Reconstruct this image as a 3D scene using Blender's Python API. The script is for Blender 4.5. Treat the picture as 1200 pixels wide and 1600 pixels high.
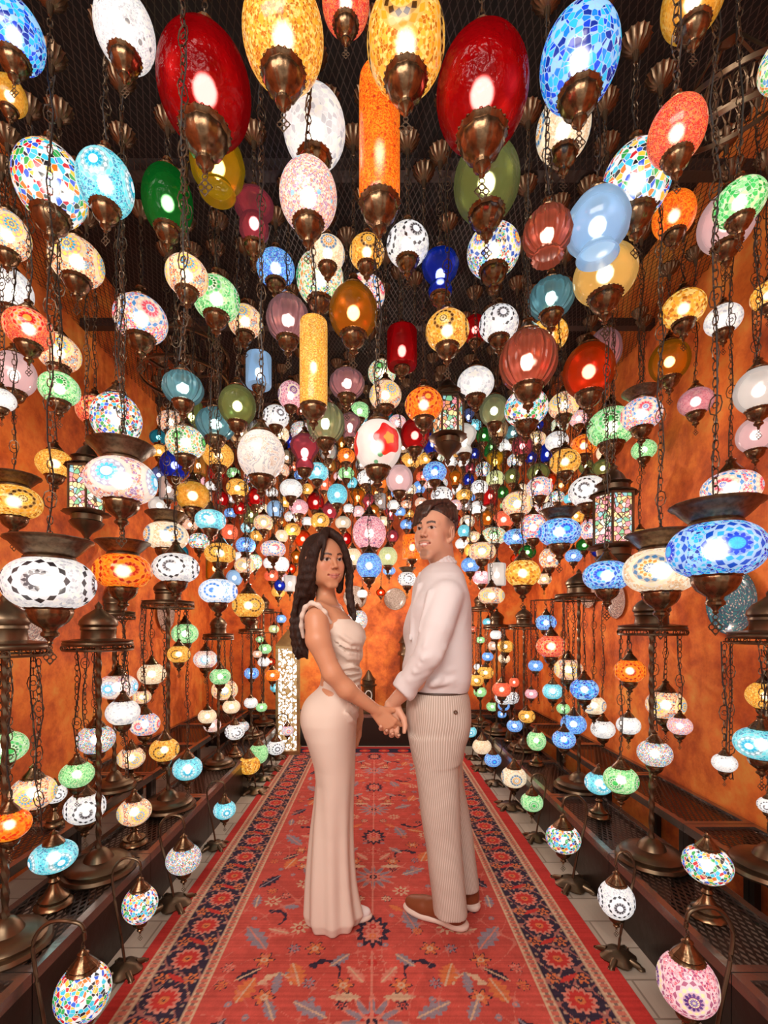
import bpy, math, random, hashlib
import numpy as np
from mathutils import Vector
PI = math.pi
for o in list(bpy.data.objects): bpy.data.objects.remove(o, do_unlink=True)
SC = bpy.context.scene; COL = SC.collection

# ------------------------------------------------------------------ camera, world, light, exposure
F = 711.0; CX, CY = 587.0, 980.0; CH = 1.24          # focal length (px at 1600 high), vanishing point, eye height
cam = bpy.data.cameras.new('camera'); co = bpy.data.objects.new('camera', cam); COL.objects.link(co)
co.location = (0, 0, CH); co.rotation_euler = (PI/2, 0, 0)
cam.sensor_fit = 'VERTICAL'; cam.sensor_height = 36; cam.lens = F/1600*36
cam.shift_x = (600-CX)/1600; cam.shift_y = (CY-800)/1600; cam.clip_start = .05
SC.camera = co
SC.view_settings.view_transform = 'Standard'; SC.view_settings.look = 'None'
SC.view_settings.exposure = .55; SC.view_settings.gamma = 1; SC.view_settings.use_curve_mapping = False
w = bpy.data.worlds.new('room_light'); SC.world = w; w.use_nodes = True
w.node_tree.nodes['Background'].inputs[0].default_value = (1, .9, .83, 1)
w.node_tree.nodes['Background'].inputs[1].default_value = .80
def area(name, loc, rot, size, power, col):
    l = bpy.data.lights.new(name, 'AREA'); l.shape = 'RECTANGLE'; l.size, l.size_y = size; l.energy = power; l.color = col
    o = bpy.data.objects.new(name, l); COL.objects.link(o); o.location = loc; o.rotation_euler = rot
area('fill_behind_camera', (-.7, -.9, 2.75), (math.radians(52), 0, math.radians(-14)), (2.0, 1.0), 62, (1, .9, .82))  # added soft fill standing in for lamps behind the camera

def rear_fill(loc, power, col):                        # unseen fill points added among the rear lamps to lift the back wall
    l = bpy.data.lights.new('rear_fill', 'POINT'); l.energy = power; l.color = col; l.shadow_soft_size = 0
    o = bpy.data.objects.new('rear_fill', l); COL.objects.link(o); o.location = loc
for x_, y_, z_ in ((-.75, 3.3, 1.75), (.75, 3.3, 1.75), (0, 4.2, 1.75), (-.6, 4.25, 1.2), (.6, 4.25, 1.2)): rear_fill((x_, y_, z_), 9, (1, .86, .74))

# ------------------------------------------------------------------ helpers
def tag(o, label=None, cat=None, group=None, kind=None):
    if label: o['label'] = label
    if cat: o['category'] = cat
    if group: o['group'] = group
    if kind: o['kind'] = kind
    return o
def empty(name, loc, rz=0):
    o = bpy.data.objects.new(name, None); COL.objects.link(o); o.location = loc; o.rotation_euler = (0, 0, rz)
    o.empty_display_size = .05
    return o
def link(name, me, parent=None, loc=(0, 0, 0), scale=None, rot=None):
    o = bpy.data.objects.new(name, me); COL.objects.link(o)
    if parent: o.parent = parent
    o.location = loc
    if scale is not None: o.scale = (scale,)*3 if isinstance(scale, (int, float)) else scale
    if rot: o.rotation_euler = rot
    return o
class MB:
    """collects vertices and faces of one part"""
    def __init__(s): s.v = []; s.f = []; s.m = []
    def add(s, vs, fs, mi=0):
        n = len(s.v); s.v += [tuple(v) for v in vs]; s.f += [tuple(i+n for i in f) for f in fs]; s.m += [mi]*len(fs); return s
    def box(s, x0, x1, y0, y1, z0, z1, mi=0):
        return s.add([(x, y, z) for x in (x0, x1) for y in (y0, y1) for z in (z0, z1)],
                     [(0, 1, 3, 2), (4, 6, 7, 5), (0, 4, 5, 1), (2, 3, 7, 6), (0, 2, 6, 4), (1, 5, 7, 3)], mi)
    def lathe(s, prof, n=20, c=(0, 0, 0), flute=0, fl=0., mi=0, ph=0.):
        vs = []; fs = []; k = len(prof)
        for i in range(n):
            a = 2*PI*i/n+ph
            for r, z in prof:
                q = r*(1+fl*math.cos(flute*a)) if flute else r
                vs.append((c[0]+q*math.cos(a), c[1]+q*math.sin(a), c[2]+z))
        for i in range(n):
            j = (i+1) % n
            for t in range(k-1): fs.append((i*k+t, i*k+t+1, j*k+t+1, j*k+t))
        return s.add(vs, fs, mi)
    def tube(s, pts, r, n=6, mi=0, closed=False, twist=0):
        P = [Vector(p) for p in pts]; k = len(P); vs = []; fs = []
        up = Vector((0, 0, 1))
        for i, p in enumerate(P):
            if closed: t = P[(i+1) % k]-P[i-1]
            else: t = P[min(i+1, k-1)]-P[max(i-1, 0)]
            t.normalize()
            b = t.cross(up)
            if b.length < .15: b = t.cross(Vector((0, 1, 0)))
            b.normalize(); c = b.cross(t)
            rr = r[i] if isinstance(r, (list, tuple)) else r
            for j in range(n):
                a = 2*PI*j/n+twist*i
                vs.append(p+b*(rr*math.cos(a))+c*(rr*math.sin(a)))
        for i in range(k if closed else k-1):
            i2 = (i+1) % k
            for j in range(n): fs.append((i*n+j, i*n+(j+1) % n, i2*n+(j+1) % n, i2*n+j))
        if not closed: fs.append(tuple(range(n))[::-1]); fs.append(tuple((k-1)*n+j for j in range(n)))
        return s.add(vs, fs, mi)
    def ring(s, c, R, r, axis='z', n=12, m=4, sx=1, sz=1, mi=0):
        pts = []
        for i in range(n):
            a = 2*PI*i/n; u, v = R*math.cos(a)*sx, R*math.sin(a)*sz
            pts.append({'z': (c[0]+u, c[1]+v, c[2]), 'y': (c[0]+u, c[1], c[2]+v), 'x': (c[0], c[1]+u, c[2]+v)}[axis])
        return s.tube(pts, r, m, mi, closed=True)
    def mesh(s, name, mats, smooth=True):
        me = bpy.data.meshes.new(name); me.from_pydata(s.v, [], s.f)
        for m in (mats if isinstance(mats, (list, tuple)) else [mats]): me.materials.append(m)
        me.polygons.foreach_set('material_index', s.m)
        if smooth: me.polygons.foreach_set('use_smooth', [True]*len(s.f))
        me.update()
        if smooth:
            try: me.set_sharp_from_angle(angle=math.radians(45))
            except Exception: pass
        return me
    def build(s, name, mats, parent=None, smooth=True, **k): return link(name, s.mesh(name, mats, smooth), parent, **k)

# ------------------------------------------------------------------ materials
class NT:
    def __init__(s, name):
        s.m = bpy.data.materials.new(name); s.m.use_nodes = True; s.t = s.m.node_tree
        s.p = s.t.nodes['Principled BSDF']; s.out = s.t.nodes['Material Output']
    def n(s, typ, **k):
        o = s.t.nodes.new(typ)
        for a, b in k.items():
            if a == 'i':
                for x, y in b.items(): s.set(o.inputs[x], y)
            else: setattr(o, a, b)
        return o
    def set(s, sock, v):
        if isinstance(v, bpy.types.NodeSocket): s.t.links.new(v, sock)
        elif isinstance(v, bpy.types.Node): s.t.links.new(v.outputs[0], sock)
        else: sock.default_value = v
    def ma(s, op, a, b=0., c=0.):
        o = s.n('ShaderNodeMath', operation=op); s.set(o.inputs[0], a); s.set(o.inputs[1], b); s.set(o.inputs[2], c); return o.outputs[0]
    def mix(s, f, a, b):
        o = s.n('ShaderNodeMix', data_type='RGBA'); s.set(o.inputs[0], f); s.set(o.inputs[6], c4(a)); s.set(o.inputs[7], c4(b)); return o.outputs[2]
    def ramp(s, f, stops, interp='CONSTANT'):
        o = s.n('ShaderNodeValToRGB'); o.color_ramp.interpolation = interp; e = o.color_ramp.elements
        while len(e) > 1: e.remove(e[-1])
        for i, (p, c) in enumerate(stops):
            q = e[0] if i == 0 else e.new(p)
            q.position = p; q.color = c4(c)
        s.set(o.inputs[0], f); return o.outputs[0]
    def noise(s, scale, detail=3, vec=None, rough=.5):
        o = s.n('ShaderNodeTexNoise'); o.inputs['Scale'].default_value = scale; o.inputs['Detail'].default_value = detail
        o.inputs['Roughness'].default_value = rough
        if vec is not None: s.set(o.inputs['Vector'], vec)
        return o
    def coord(s, k='Object'): return s.n('ShaderNodeTexCoord').outputs[k]
    def bump(s, h, strength=.3, dist=.01):
        o = s.n('ShaderNodeBump'); o.inputs['Strength'].default_value = strength; o.inputs['Distance'].default_value = dist
        s.set(o.inputs['Height'], h); s.set(s.p.inputs['Normal'], o.outputs[0])
def c4(c):
    if isinstance(c, (tuple, list)) and len(c) == 3: return (*c, 1)
    return c
def simple(name, col, rough=.5, metal=0., bump=None, spec=None):
    t = NT(name); t.p.inputs['Base Color'].default_value = c4(col); t.p.inputs['Roughness'].default_value = rough
    t.p.inputs['Metallic'].default_value = metal
    if spec is not None: t.p.inputs['Specular IOR Level'].default_value = spec
    if bump: t.bump(t.noise(bump[0], 4, t.coord()).outputs[0], bump[1], bump[2])
    return t.m
def bronze(name, col, rough, dark=.5):
    t = NT(name); n = t.noise(9, 4, t.coord())
    t.set(t.p.inputs['Base Color'], t.ramp(n.outputs[0], [(.3, tuple(c*dark for c in col)), (.62, col)], 'LINEAR'))
    t.p.inputs['Metallic'].default_value = .9; t.p.inputs['Roughness'].default_value = rough
    t.bump(n.outputs[0], .05, .03)
    return t.m
BRZ = bronze('antique_bronze', (.20, .118, .062), .26)
BRZD = bronze('dark_bronze', (.17, .115, .07), .36)
CHN = simple('chain_metal', (.12, .085, .055), .45, .8)
CORD = simple('black_cord', (.015, .012, .01), .6)
FRAME = simple('blackened_steel', (.035, .025, .02), .33, .6, (30, .1, .01))
BEAM = simple('dark_beam', (.03, .022, .02), .5)

# glowing glass: (name phrase, tile colours, rosette rings from the centre outwards, grout)
W_ = (.92, .9, .86)
PAL = {
 'B': ('blue', [(.02, .12, .75), (.03, .35, .85), (.08, .62, .85), (.45, .72, .95), (.01, .05, .4)], [(.1, .65, .9), (.02, .1, .7), (.1, .55, .9), (.02, .16, .75), (.6, .8, .95), (.02, .15, .6)], (.55, .72, .95)),
 'T': ('turquoise', [(.04, .5, .62), (.1, .68, .75), (.3, .8, .85), (.02, .3, .5)], [(.9, .95, 1), (.04, .5, .7), (.85, .95, 1), (.05, .6, .72), (.05, .1, .15), (.3, .8, .85)], (.6, .88, .92)),
 'G': ('green', [(.04, .45, .1), (.1, .62, .2), (.4, .8, .4), (.75, .85, .55)], [(.05, .5, .12), (.02, .2, .05), (.1, .6, .2), (.8, .9, .7), (.02, .3, .06), (.5, .8, .4)], (.75, .92, .7)),
 'W': ('white', [(.85, .83, .8), (.75, .74, .74), (.9, .86, .78), (.6, .6, .62)], [(.9, .9, .9), (.08, .06, .08), (.85, .85, .88), (.12, .1, .12), (.9, .9, .9), (.05, .04, .05)], (.92, .92, .92)),
 'C': ('cream', [(.9, .72, .48), (.85, .6, .38), (.95, .85, .7), (.75, .55, .35)], [(.95, .9, .8), (.8, .4, .08), (.1, .3, .5), (.9, .75, .5), (.12, .08, .05), (.9, .8, .6)], (.95, .88, .75)),
 'A': ('amber', [(.8, .38, .04), (.9, .55, .1), (.95, .72, .3), (.55, .22, .02)], [(.95, .8, .45), (.9, .5, .06), (.08, .03, .01), (.95, .7, .25), (.1, .04, .01), (.85, .45, .06)], (.9, .6, .22)),
 'O': ('orange', [(.9, .16, .015), (.95, .3, .02), (.95, .42, .05), (.8, .08, .01)], [(.95, .6, .15), (.5, .01, .03), (.95, .35, .03), (.45, .01, .03), (.95, .4, .04), (.5, .02, .02)], (.95, .42, .1)),
 'R': ('red', [(.75, .015, .03), (.85, .1, .04), (.9, .3, .08), (.6, .01, .06)], [(.95, .5, .1), (.8, .02, .05), (.95, .45, .1), (.6, .01, .04), (.9, .75, .6), (.7, .02, .05)], (.95, .5, .32)),
 'Y': ('yellow', [(.85, .6, .05), (.9, .7, .15)], [(.9, .7, .1)]*6, (.95, .8, .3)),
 'P': ('pink', [(.75, .22, .28), (.85, .45, .5), (.9, .65, .65), (.5, .1, .25)], [(.2, .1, .5), (.15, .08, .3), (.9, .8, .5), (.3, .1, .3), (.9, .7, .7), (.5, .2, .3)], (.93, .75, .75)),
 'L': ('olive green', [(.5, .55, .25), (.6, .65, .35), (.7, .72, .5)], [(.6, .65, .3)]*6, (.8, .82, .6)),
 'M': ('multicoloured', [(.03, .2, .75), (.85, .3, .03), (.05, .5, .15), (.7, .02, .06), (.1, .65, .8), (.92, .9, .88), (.02, .02, .03), (.9, .9, .9), (.9, .65, .1)], [(.9, .3, .05), (.05, .4, .8), (.9, .85, .3), (.7, .03, .05), (.9, .9, .9), (.05, .2, .6)], (.93, .92, .9)),
 'S': ('sunburst patterned', [(.92, .5, .25), (.85, .3, .1), (.95, .8, .55), (.5, .08, .04), (.15, .4, .6)], [(.02, .2, .6), (.05, .55, .75), (.95, .85, .2), (.95, .45, .03), (.7, .05, .04), (.95, .75, .4)], (.95, .82, .65)),
 'N': ('blue centred', [(.9, .6, .42), (.8, .35, .25), (.9, .8, .7), (.5, .3, .5)], [(.9, .97, 1), (.15, .7, .85), (.75, .9, .95), (.1, .55, .85), (.02, .15, .6), (.9, .8, .7)], (.93, .85, .78)),
 'K': ('pink and rainbow', [(.85, .12, .2), (.92, .55, .2), (.1, .45, .8), (.92, .85, .75), (.75, .25, .4)], [(.05, .3, .75), (.9, .15, .2), (.95, .85, .7), (.85, .2, .3), (.95, .6, .3), (.1, .4, .7)], (.95, .85, .8)),
 'V': ('green and rainbow', [(.1, .5, .15), (.85, .4, .1), (.9, .8, .6), (.1, .4, .7), (.3, .7, .3), (.92, .9, .8)], [(.4, .85, .3), (.02, .25, .06), (.1, .6, .2), (.02, .2, .05), (.9, .85, .7), (.8, .4, .1)], (.92, .9, .8)),
 'H': ('blue and white floral', [(.9, .92, .95), (.75, .85, .95), (.3, .55, .85)], [(.04, .25, .7), (.9, .93, .97), (.05, .35, .8), (.85, .9, .97), (.1, .4, .8), (.9, .93, .96)], (.93, .95, .97)),
 'F': ('flower painted white', [(.85, .8, .75)], [(.9, .4, .05), (.9, .4, .05), (.75, .04, .04), (.7, .03, .04), (.05, .3, .12), (.8, .78, .7)], (.9, .88, .85)),
}
EMI = .82
for k_, (a_, b_, c_, d_) in list(PAL.items()):          # deeper, purer glass colours
    deep = lambda c: tuple(q**1.45 for q in c)
    PAL[k_] = (a_, [deep(c) for c in b_], [deep(c) for c in c_], tuple(.85*q for q in deep(d_)))
def finish_glow(t, col, emi, through, rough=.14, trough=.55, ior=1.25, tint=.4):
    """glowing shell; part of what is seen is the bulb through the rough glass"""
    t.set(t.p.inputs['Base Color'], t.mix(.45, col, (0, 0, 0))); t.p.inputs['Roughness'].default_value = rough
    t.set(t.p.inputs['Emission Color'], col); t.p.inputs['Emission Strength'].default_value = emi
    if through:
        r = t.n('ShaderNodeBsdfRefraction'); r.inputs['Roughness'].default_value = trough; r.inputs['IOR'].default_value = ior
        t.set(r.inputs['Color'], t.mix(tint, col, (1, 1, 1)))
        mx = t.n('ShaderNodeMixShader'); mx.inputs[0].default_value = through
        t.t.links.new(t.p.outputs[0], mx.inputs[1]); t.t.links.new(r.outputs[0], mx.inputs[2]); t.t.links.new(mx.outputs[0], t.out.inputs[0])
    return t.m
_gm = {}
def glassmat(pal, pat, asp=1.):
    key = (pal, pat, asp if pat in 'df' else 1)
    if key in _gm: return _gm[key]
    ph, cols, rings, grout = PAL[pal]
    t = NT('lit_%s_glass' % ph.replace(' ', '_')); ob = t.coord()
    n = len(cols); stops = [(i/n, c) for i, c in enumerate(cols)]
    def vor(scale, feat='F1', vec=ob, rnd=1.):
        o = t.n('ShaderNodeTexVoronoi', feature=feat); o.inputs['Scale'].default_value = scale; o.inputs['Randomness'].default_value = rnd
        t.set(o.inputs['Vector'], vec); return o
    def cells(scale, edge, gr=grout, rnd=1.):
        a = vor(scale, rnd=rnd); b = vor(scale, 'DISTANCE_TO_EDGE', rnd=rnd)
        s = t.n('ShaderNodeSeparateColor'); t.set(s.inputs[0], a.outputs['Color'])
        c = t.ramp(s.outputs[0], stops); k = t.ma('LESS_THAN', b.outputs['Distance'], edge)
        return t.mix(k, c, gr), k
    if pat in 'txb':
        sc, ed = {'t': (6.6, .05), 'x': (8, .055), 'b': (19, .055)}[pat]
        col, k = cells(sc, ed, rnd=.75 if pat == 'x' else 1.)
        if pat == 'b':                                    # a few larger dark stars among the beads
            v2 = vor(2.6); star = t.ma('LESS_THAN', v2.outputs['Distance'], .2)
            col = t.mix(t.ma('MULTIPLY', star, .75), col, rings[1])
        t.bump(k, .25, .02)
        m = finish_glow(t, col, EMI, .3)
    elif pat in 'df':
        sp = t.n('ShaderNodeSeparateXYZ'); t.set(sp.inputs[0], ob)
        az = t.ma('ARCTAN2', sp.outputs[1], sp.outputs[0]); nn = 3 if pat == 'f' else 4
        u = t.ma('MULTIPLY', t.ma('SUBTRACT', t.ma('FRACT', t.ma('MULTIPLY_ADD', az, nn/(2*PI), 10.5)), .5), 2*PI/nn)
        v = t.ma('MULTIPLY', sp.outputs[2], 1/asp**.5)
        r = t.ma('DIVIDE', t.ma('SQRT', t.ma('ADD', t.ma('MULTIPLY', u, u), t.ma('MULTIPLY', v, v))), .66 if pat == 'd' else .8)
        th = t.ma('ARCTAN2', v, u)
        if pat == 'f':                                    # painted flower with leaves
            rr = t.ma('MULTIPLY', r, t.ma('MULTIPLY_ADD', t.ma('COSINE', t.ma('MULTIPLY', th, 5)), .12, 1.))
            leaf = t.ma('LESS_THAN', vor(1.9).outputs['Distance'], .22)
            base = t.mix(leaf, cols[0], (.04, .3, .12))
            fl = t.ramp(rr, [(0, rings[0]), (.28, rings[2])])
            col = t.mix(t.ma('LESS_THAN', rr, .75), base, fl)
            m = finish_glow(t, col, .6, .25)
        else:
            K = 4.; N = 12 if nn == 4 else 16
            rk = t.ma('MULTIPLY', r, K); ring = t.ma('FLOOR', rk); odd = t.ma('MODULO', ring, 2.)
            sg = t.ma('MULTIPLY_ADD', th, N/(2*PI), t.ma('MULTIPLY_ADD', odd, .5, 20.))
            a = t.ma('ABSOLUTE', t.ma('SUBTRACT', t.ma('FRACT', sg), .5)); b = t.ma('ABSOLUTE', t.ma('SUBTRACT', t.ma('FRACT', rk), .5))
            dia = t.ma('LESS_THAN', t.ma('ADD', a, b), .46)
            rc = t.ramp(t.ma('MULTIPLY', r, .999), [(i/4, rings[(0, 1, 2, 5)[i]]) for i in range(4)])
            alt = t.ramp(t.ma('MULTIPLY', r, .999), [(i/4, rings[(i+2) % 6] if i < 3 else grout) for i in range(4)])
            ros = t.mix(dia, t.mix(t.ma('LESS_THAN', r, .33), t.mix(.6, alt, grout), alt), rc)
            bg, k = cells(13, .055)
            col = t.mix(t.ma('LESS_THAN', r, 1.), bg, ros)
            t.bump(dia, .2, .015)
            m = finish_glow(t, col, EMI, .3)
    elif pat == 'm':
        nz = t.noise(1.6, 5, ob); nz.inputs['Distortion'].default_value = 2.2
        col = t.ramp(nz.outputs[0], [(.0, (.85, .78, .68)), (.47, (.85, .78, .68)), (.5, (.35, .36, .4)), (.54, (.88, .82, .74)), (.62, (.6, .42, .3)), (.66, (.85, .78, .68))], 'LINEAR')
        m = finish_glow(t, col, .5, 0)
    else:
        c = cols[0] if pat != 'p' else tuple(.45*q+.45*g for q, g in zip(cols[-2 if len(cols) > 1 else 0], grout))
        if pat == 'c':
            col, k = cells(11, .05); col = t.mix(.5, col, cols[1]); t.bump(k, .5, .03); m = finish_glow(t, col, .55, .5)
        elif pat == 'k':
            sp = t.n('ShaderNodeSeparateXYZ'); t.set(sp.inputs[0], ob)
            az = t.ma('ARCTAN2', sp.outputs[1], sp.outputs[0]); wv = t.ma('SINE', t.ma('MULTIPLY', az, 26))
            t.bump(wv, .5, .03); col = t.mix(.55, c, grout); m = finish_glow(t, col, .34, .72, .08, .38, 1.25, .25)
        elif pat == 'p':
            m = finish_glow(t, t.mix(0., c, c), .5, .35, .1, .4)
        else:
            nz = t.noise(4, 3, ob); t.bump(nz.outputs[0], .35, .06); col = t.mix(0., c, c)
            m = finish_glow(t, col, .36, .75, .06, .38, 1.25, .12)
    _gm[key] = m
    return m
BULB = NT('lit_bulb'); BULB.p.inputs['Emission Color'].default_value = (1, .9, .76, 1); BULB.p.inputs['Emission Strength'].default_value = 8
BULB = BULB.m; BULB.cycles.emission_sampling = 'NONE'

# ------------------------------------------------------------------ lamp parts (unit radius, shared meshes)
ASP = dict(s=1., o=.78, f=.62, e=1.25, q=1.0, l=1.3, c=1.15, y=3.1, u=1.2)
def globe_profile(sh):
    a = ASP[sh]; P = []
    if sh in 'sofe':
        for i in range(17):
            t = -1.18+2.36*i/16
            P.append((math.cos(t)**(1. if sh != 'f' else .8), a*math.sin(t)/math.sin(1.18)))
    elif sh == 'c': P = [(.5, -1.15), (.85, -1.1), (.9, -1.0), (.9, 1.0), (.85, 1.1), (.5, 1.15)]
    elif sh == 'y': P = [(.5, -3.1), (.9, -3.0), (.95, -2.9)]+[(.97, -2.4+i*.8) for i in range(7)]+[(.95, 2.9), (.9, 3.0), (.5, 3.1)]
    elif sh == 'q': P = [(.62, -1.0), (.66, -.97), (.55, -.82), (.52, -.72), (.7, -.6), (.93, -.3), (1, .1), (.9, .5), (.68, .8), (.4, .98), (.3, 1.)]
    elif sh == 'l': P = [(.22, -1.3), (.34, -1.2), (.52, -.95), (.72, -.6), (.72, -.2), (.6, .05), (.66, .2), (.95, .55), (.98, .85), (.75, 1.15), (.4, 1.3)]
    elif sh == 'u': P = [(.4, -1.2), (.6, -1.05), (.64, -.8), (.5, -.5), (.6, -.25), (.9, .15), (1., .55), (.85, .9), (.5, 1.15), (.35, 1.2)]
    return P
_ms = {}
def globe_mesh(sh, pal, pat, big):
    k = (sh, pal, pat, big)
    if k not in _ms:
        b = MB(); rib = pat == 'k'
        b.lathe(globe_profile(sh), 64 if rib and big else (40 if big else 22), flute=16 if rib and big else 0, fl=.035)
        _ms[k] = b.mesh('globe', glassmat(pal, pat, ASP[sh]))
    return _ms[k]
def shared(key, fn):
    if key not in _ms: _ms[key] = fn()
    return _ms[key]
def cap_top(big):
    b = MB(); n = 36 if big else 14
    b.lathe([(.40, -.12), (.5, -.09), (.53, -.05), (.5, -.01), (.45, .03), (.46, .07), (.42, .12), (.30, .26), (.2, .38), (.15, .48), (.19, .52), (.15, .56), (.08, .6), (.05, .68), (.0, .7)], n, flute=12 if big else 0, fl=.025)
    if big: [b.ring((.515*math.cos(2*PI*i/24), .515*math.sin(2*PI*i/24), -.05), .03, .016, 'z', 5, 4) for i in range(24)]
    return b.mesh('top_cap', BRZ)
def cap_bot(big):
    b = MB(); n = 36 if big else 14
    b.lathe([(.42, .12), (.52, .08), (.56, .04), (.53, 0), (.48, -.04), (.49, -.09), (.46, -.2), (.38, -.34), (.26, -.44), (.17, -.5), (.15, -.56), (.2, -.62), (.19, -.68), (.1, -.74), (.05, -.82), (.07, -.86), (.0, -.93)], n, flute=12 if big else 0, fl=.03)
    if big: [b.ring((.545*math.cos(2*PI*i/24), .545*math.sin(2*PI*i/24), .04), .03, .016, 'z', 5, 4) for i in range(24)]
    return b.mesh('bottom_cap', BRZ)
def finial():
    b = MB(); b.ring((0, 0, -.08), .07, .016, 'y', 8, 4)
    for dx, dz in ((0, -.24), (-.1, -.34), (.1, -.34), (0, -.44)): b.ring((dx, 0, dz), .075, .018, 'y', 8, 4)
    b.ring((0, 0, -.34), .19, .015, 'y', 4, 4, sz=1.15)
    return b.mesh('finial', CHN)
def pan():
    b = MB(); b.lathe([(.5, -.1), (.55, .0), (.56, .06), (.52, .1), (.6, .16), (.74, .3), (.84, .42), (.93, .46), (.95, .5), (.9, .53), (.8, .47), (.6, .3), (.3, .26), (.1, .3), (.05, .5), (.0, .52)], 40, flute=20, fl=.008)
    return b.mesh('dish_crown', BRZD)
def bulb():
    b = MB(); b.lathe([(.0, -.33), (.17, -.28), (.29, -.14), (.32, .0), (.27, .16), (.15, .28), (.0, .32)], 14)
    return b.mesh('bulb', BULB)
def chain_mesh(L):
    b = MB(); z = 0.; i = 0; r = random.Random(int(L*100))
    while z < L-.01:
        if i % 5 == 4 and L-z > .07:
            b.ring((0, 0, z+.028), .0165, .002, 'x' if i % 2 else 'y', 8, 3, sz=1.6); b.ring((0, 0, z+.028), .008, .0018, 'x' if i % 2 else 'y', 6, 3); z += .052
        else:
            b.ring((0, 0, z+.012), .0075, .0019, 'x' if i % 2 else 'y', 8, 3, sz=1.75); z += .0215
        i += 1
    n = max(3, int(L/.09)); p = r.random()*6
    b.tube([(.009*math.sin(p+j*1.7), .009*math.cos(p+j*1.3), L*j/n) for j in range(n+1)], .0022, 4, 1)
    return b.mesh('chain', [CHN, CORD], smooth=False)
def canopy():
    b = MB(); b.lathe([(.040, .0), (.044, -.006), (.038, -.012), (.034, -.026), (.018, -.042), (.010, -.046), (.005, -.075), (0, -.076)], 48, flute=16, fl=.07)
    return b.mesh('ceiling_rose', BRZD)
CEIL = 3.05
def px(x, y, z): return CX+F*x/y, CY-F*(z-CH)/y

# ------------------------------------------------------------------ the room
def orange():
    t = NT('sponged_orange_wall'); c = t.coord()
    n1 = t.noise(1.6, 6, c, .62); n2 = t.noise(9, 6, c, .7)
    f = t.ma('ADD', t.ma('MULTIPLY', n1.outputs[0], .6), t.ma('MULTIPLY', n2.outputs[0], .4))
    t.set(t.p.inputs['Base Color'], t.ramp(f, [(.36, (.30, .05, .014)), (.46, (.66, .13, .022)), (.54, (.88, .23, .035)), (.63, (.88, .38, .07))], 'LINEAR'))
    t.p.inputs['Roughness'].default_value = .75; t.bump(n2.outputs[0], .15, .01); return t.m
def meshy(name, col, scale, thick, metal=.6):
    """expanded metal: diamond openings"""
    t = NT(name); s = t.n('ShaderNodeSeparateXYZ'); t.set(s.inputs[0], t.coord())
    u = t.ma('MULTIPLY', s.outputs[0], scale); v = t.ma('MULTIPLY', s.outputs[1], scale*.45)
    a = t.ma('ABSOLUTE', t.ma('SUBTRACT', t.ma('FRACT', t.ma('ADD', t.ma('ADD', u, v), 100.)), .5)); b = t.ma('ABSOLUTE', t.ma('SUBTRACT', t.ma('FRACT', t.ma('ADD', t.ma('SUBTRACT', u, v), 100.)), .5))
    hole = t.ma('LESS_THAN', t.ma('MAXIMUM', a, b), thick)
    t.p.inputs['Base Color'].default_value = c4(col); t.p.inputs['Metallic'].default_value = metal; t.p.inputs['Roughness'].default_value = .4
    t.set(t.p.inputs['Alpha'], t.ma('SUBTRACT', 1., hole)); return t.m
WALLM = orange()
XL, XR, YB = -1.78, 1.68, 5.08
def slab(name, x0, x1, y0, y1, z0, z1, m, kind='structure'):
    o = MB().box(x0, x1, y0, y1, z0, z1).build(name, m, smooth=False); tag(o, kind=kind); return o
tf = NT('pale_plank_floor'); c = tf.coord()
bt = tf.n('ShaderNodeTexBrick'); tf.set(bt.inputs['Vector'], c); bt.inputs['Scale'].default_value = 1; bt.inputs['Brick Width'].default_value = .9; bt.inputs['Row Height'].default_value = .16
bt.inputs['Color1'].default_value = (.42, .36, .29, 1); bt.inputs['Color2'].default_value = (.5, .44, .36, 1); bt.inputs['Mortar'].default_value = (.2, .16, .12, 1); bt.inputs['Mortar Size'].default_value = .004
mp = tf.n('ShaderNodeMapping'); tf.set(mp.inputs[0], c); mp.inputs['Scale'].default_value = (25, 2, 1)
tf.set(tf.p.inputs['Base Color'], tf.mix(tf.ma('MULTIPLY', tf.noise(2, 5, mp.outputs[0]).outputs[0], .5), bt.outputs[0], (.3, .25, .2))); tf.p.inputs['Roughness'].default_value = .5
slab('floor', XL-.1, XR+.1, -1.6, YB+.1, -.1, 0, tf.m)
slab('wall_left', XL-.1, XL, -1.6, YB, 0, CEIL+.5, WALLM)
slab('wall_right', XR, XR+.1, -1.6, YB, 0, CEIL+.5, WALLM)
slab('wall_back', XL-.1, XR+.1, YB, YB+.1, 0, CEIL+.5, WALLM)
slab('ceiling', XL-.1, XR+.1, -1.6, YB+.1, CEIL+.5, CEIL+.6, simple('black_void', (.006, .005, .005), .9))
m = MB().add([(XL, -1.6, CEIL), (XR, -1.6, CEIL), (XR, YB, CEIL), (XL, YB, CEIL)], [(0, 3, 2, 1)]).build('ceiling_mesh', meshy('black_wire_mesh', (.05, .04, .035), 42, .43), smooth=False)
tag(m, kind='structure')
for i, y in enumerate((.9, 1.83, 2.76, 3.7, 4.6)):
    o = MB().box(XL, XR, y-.025, y+.025, CEIL+.002, CEIL+.05).build('ceiling_beam', BEAM, smooth=False); tag(o, kind='structure')
tag(MB().box(XL, XR, YB-.02, YB, 0, .1).build('baseboard_back', FRAME, smooth=False), kind='structure')

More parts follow.
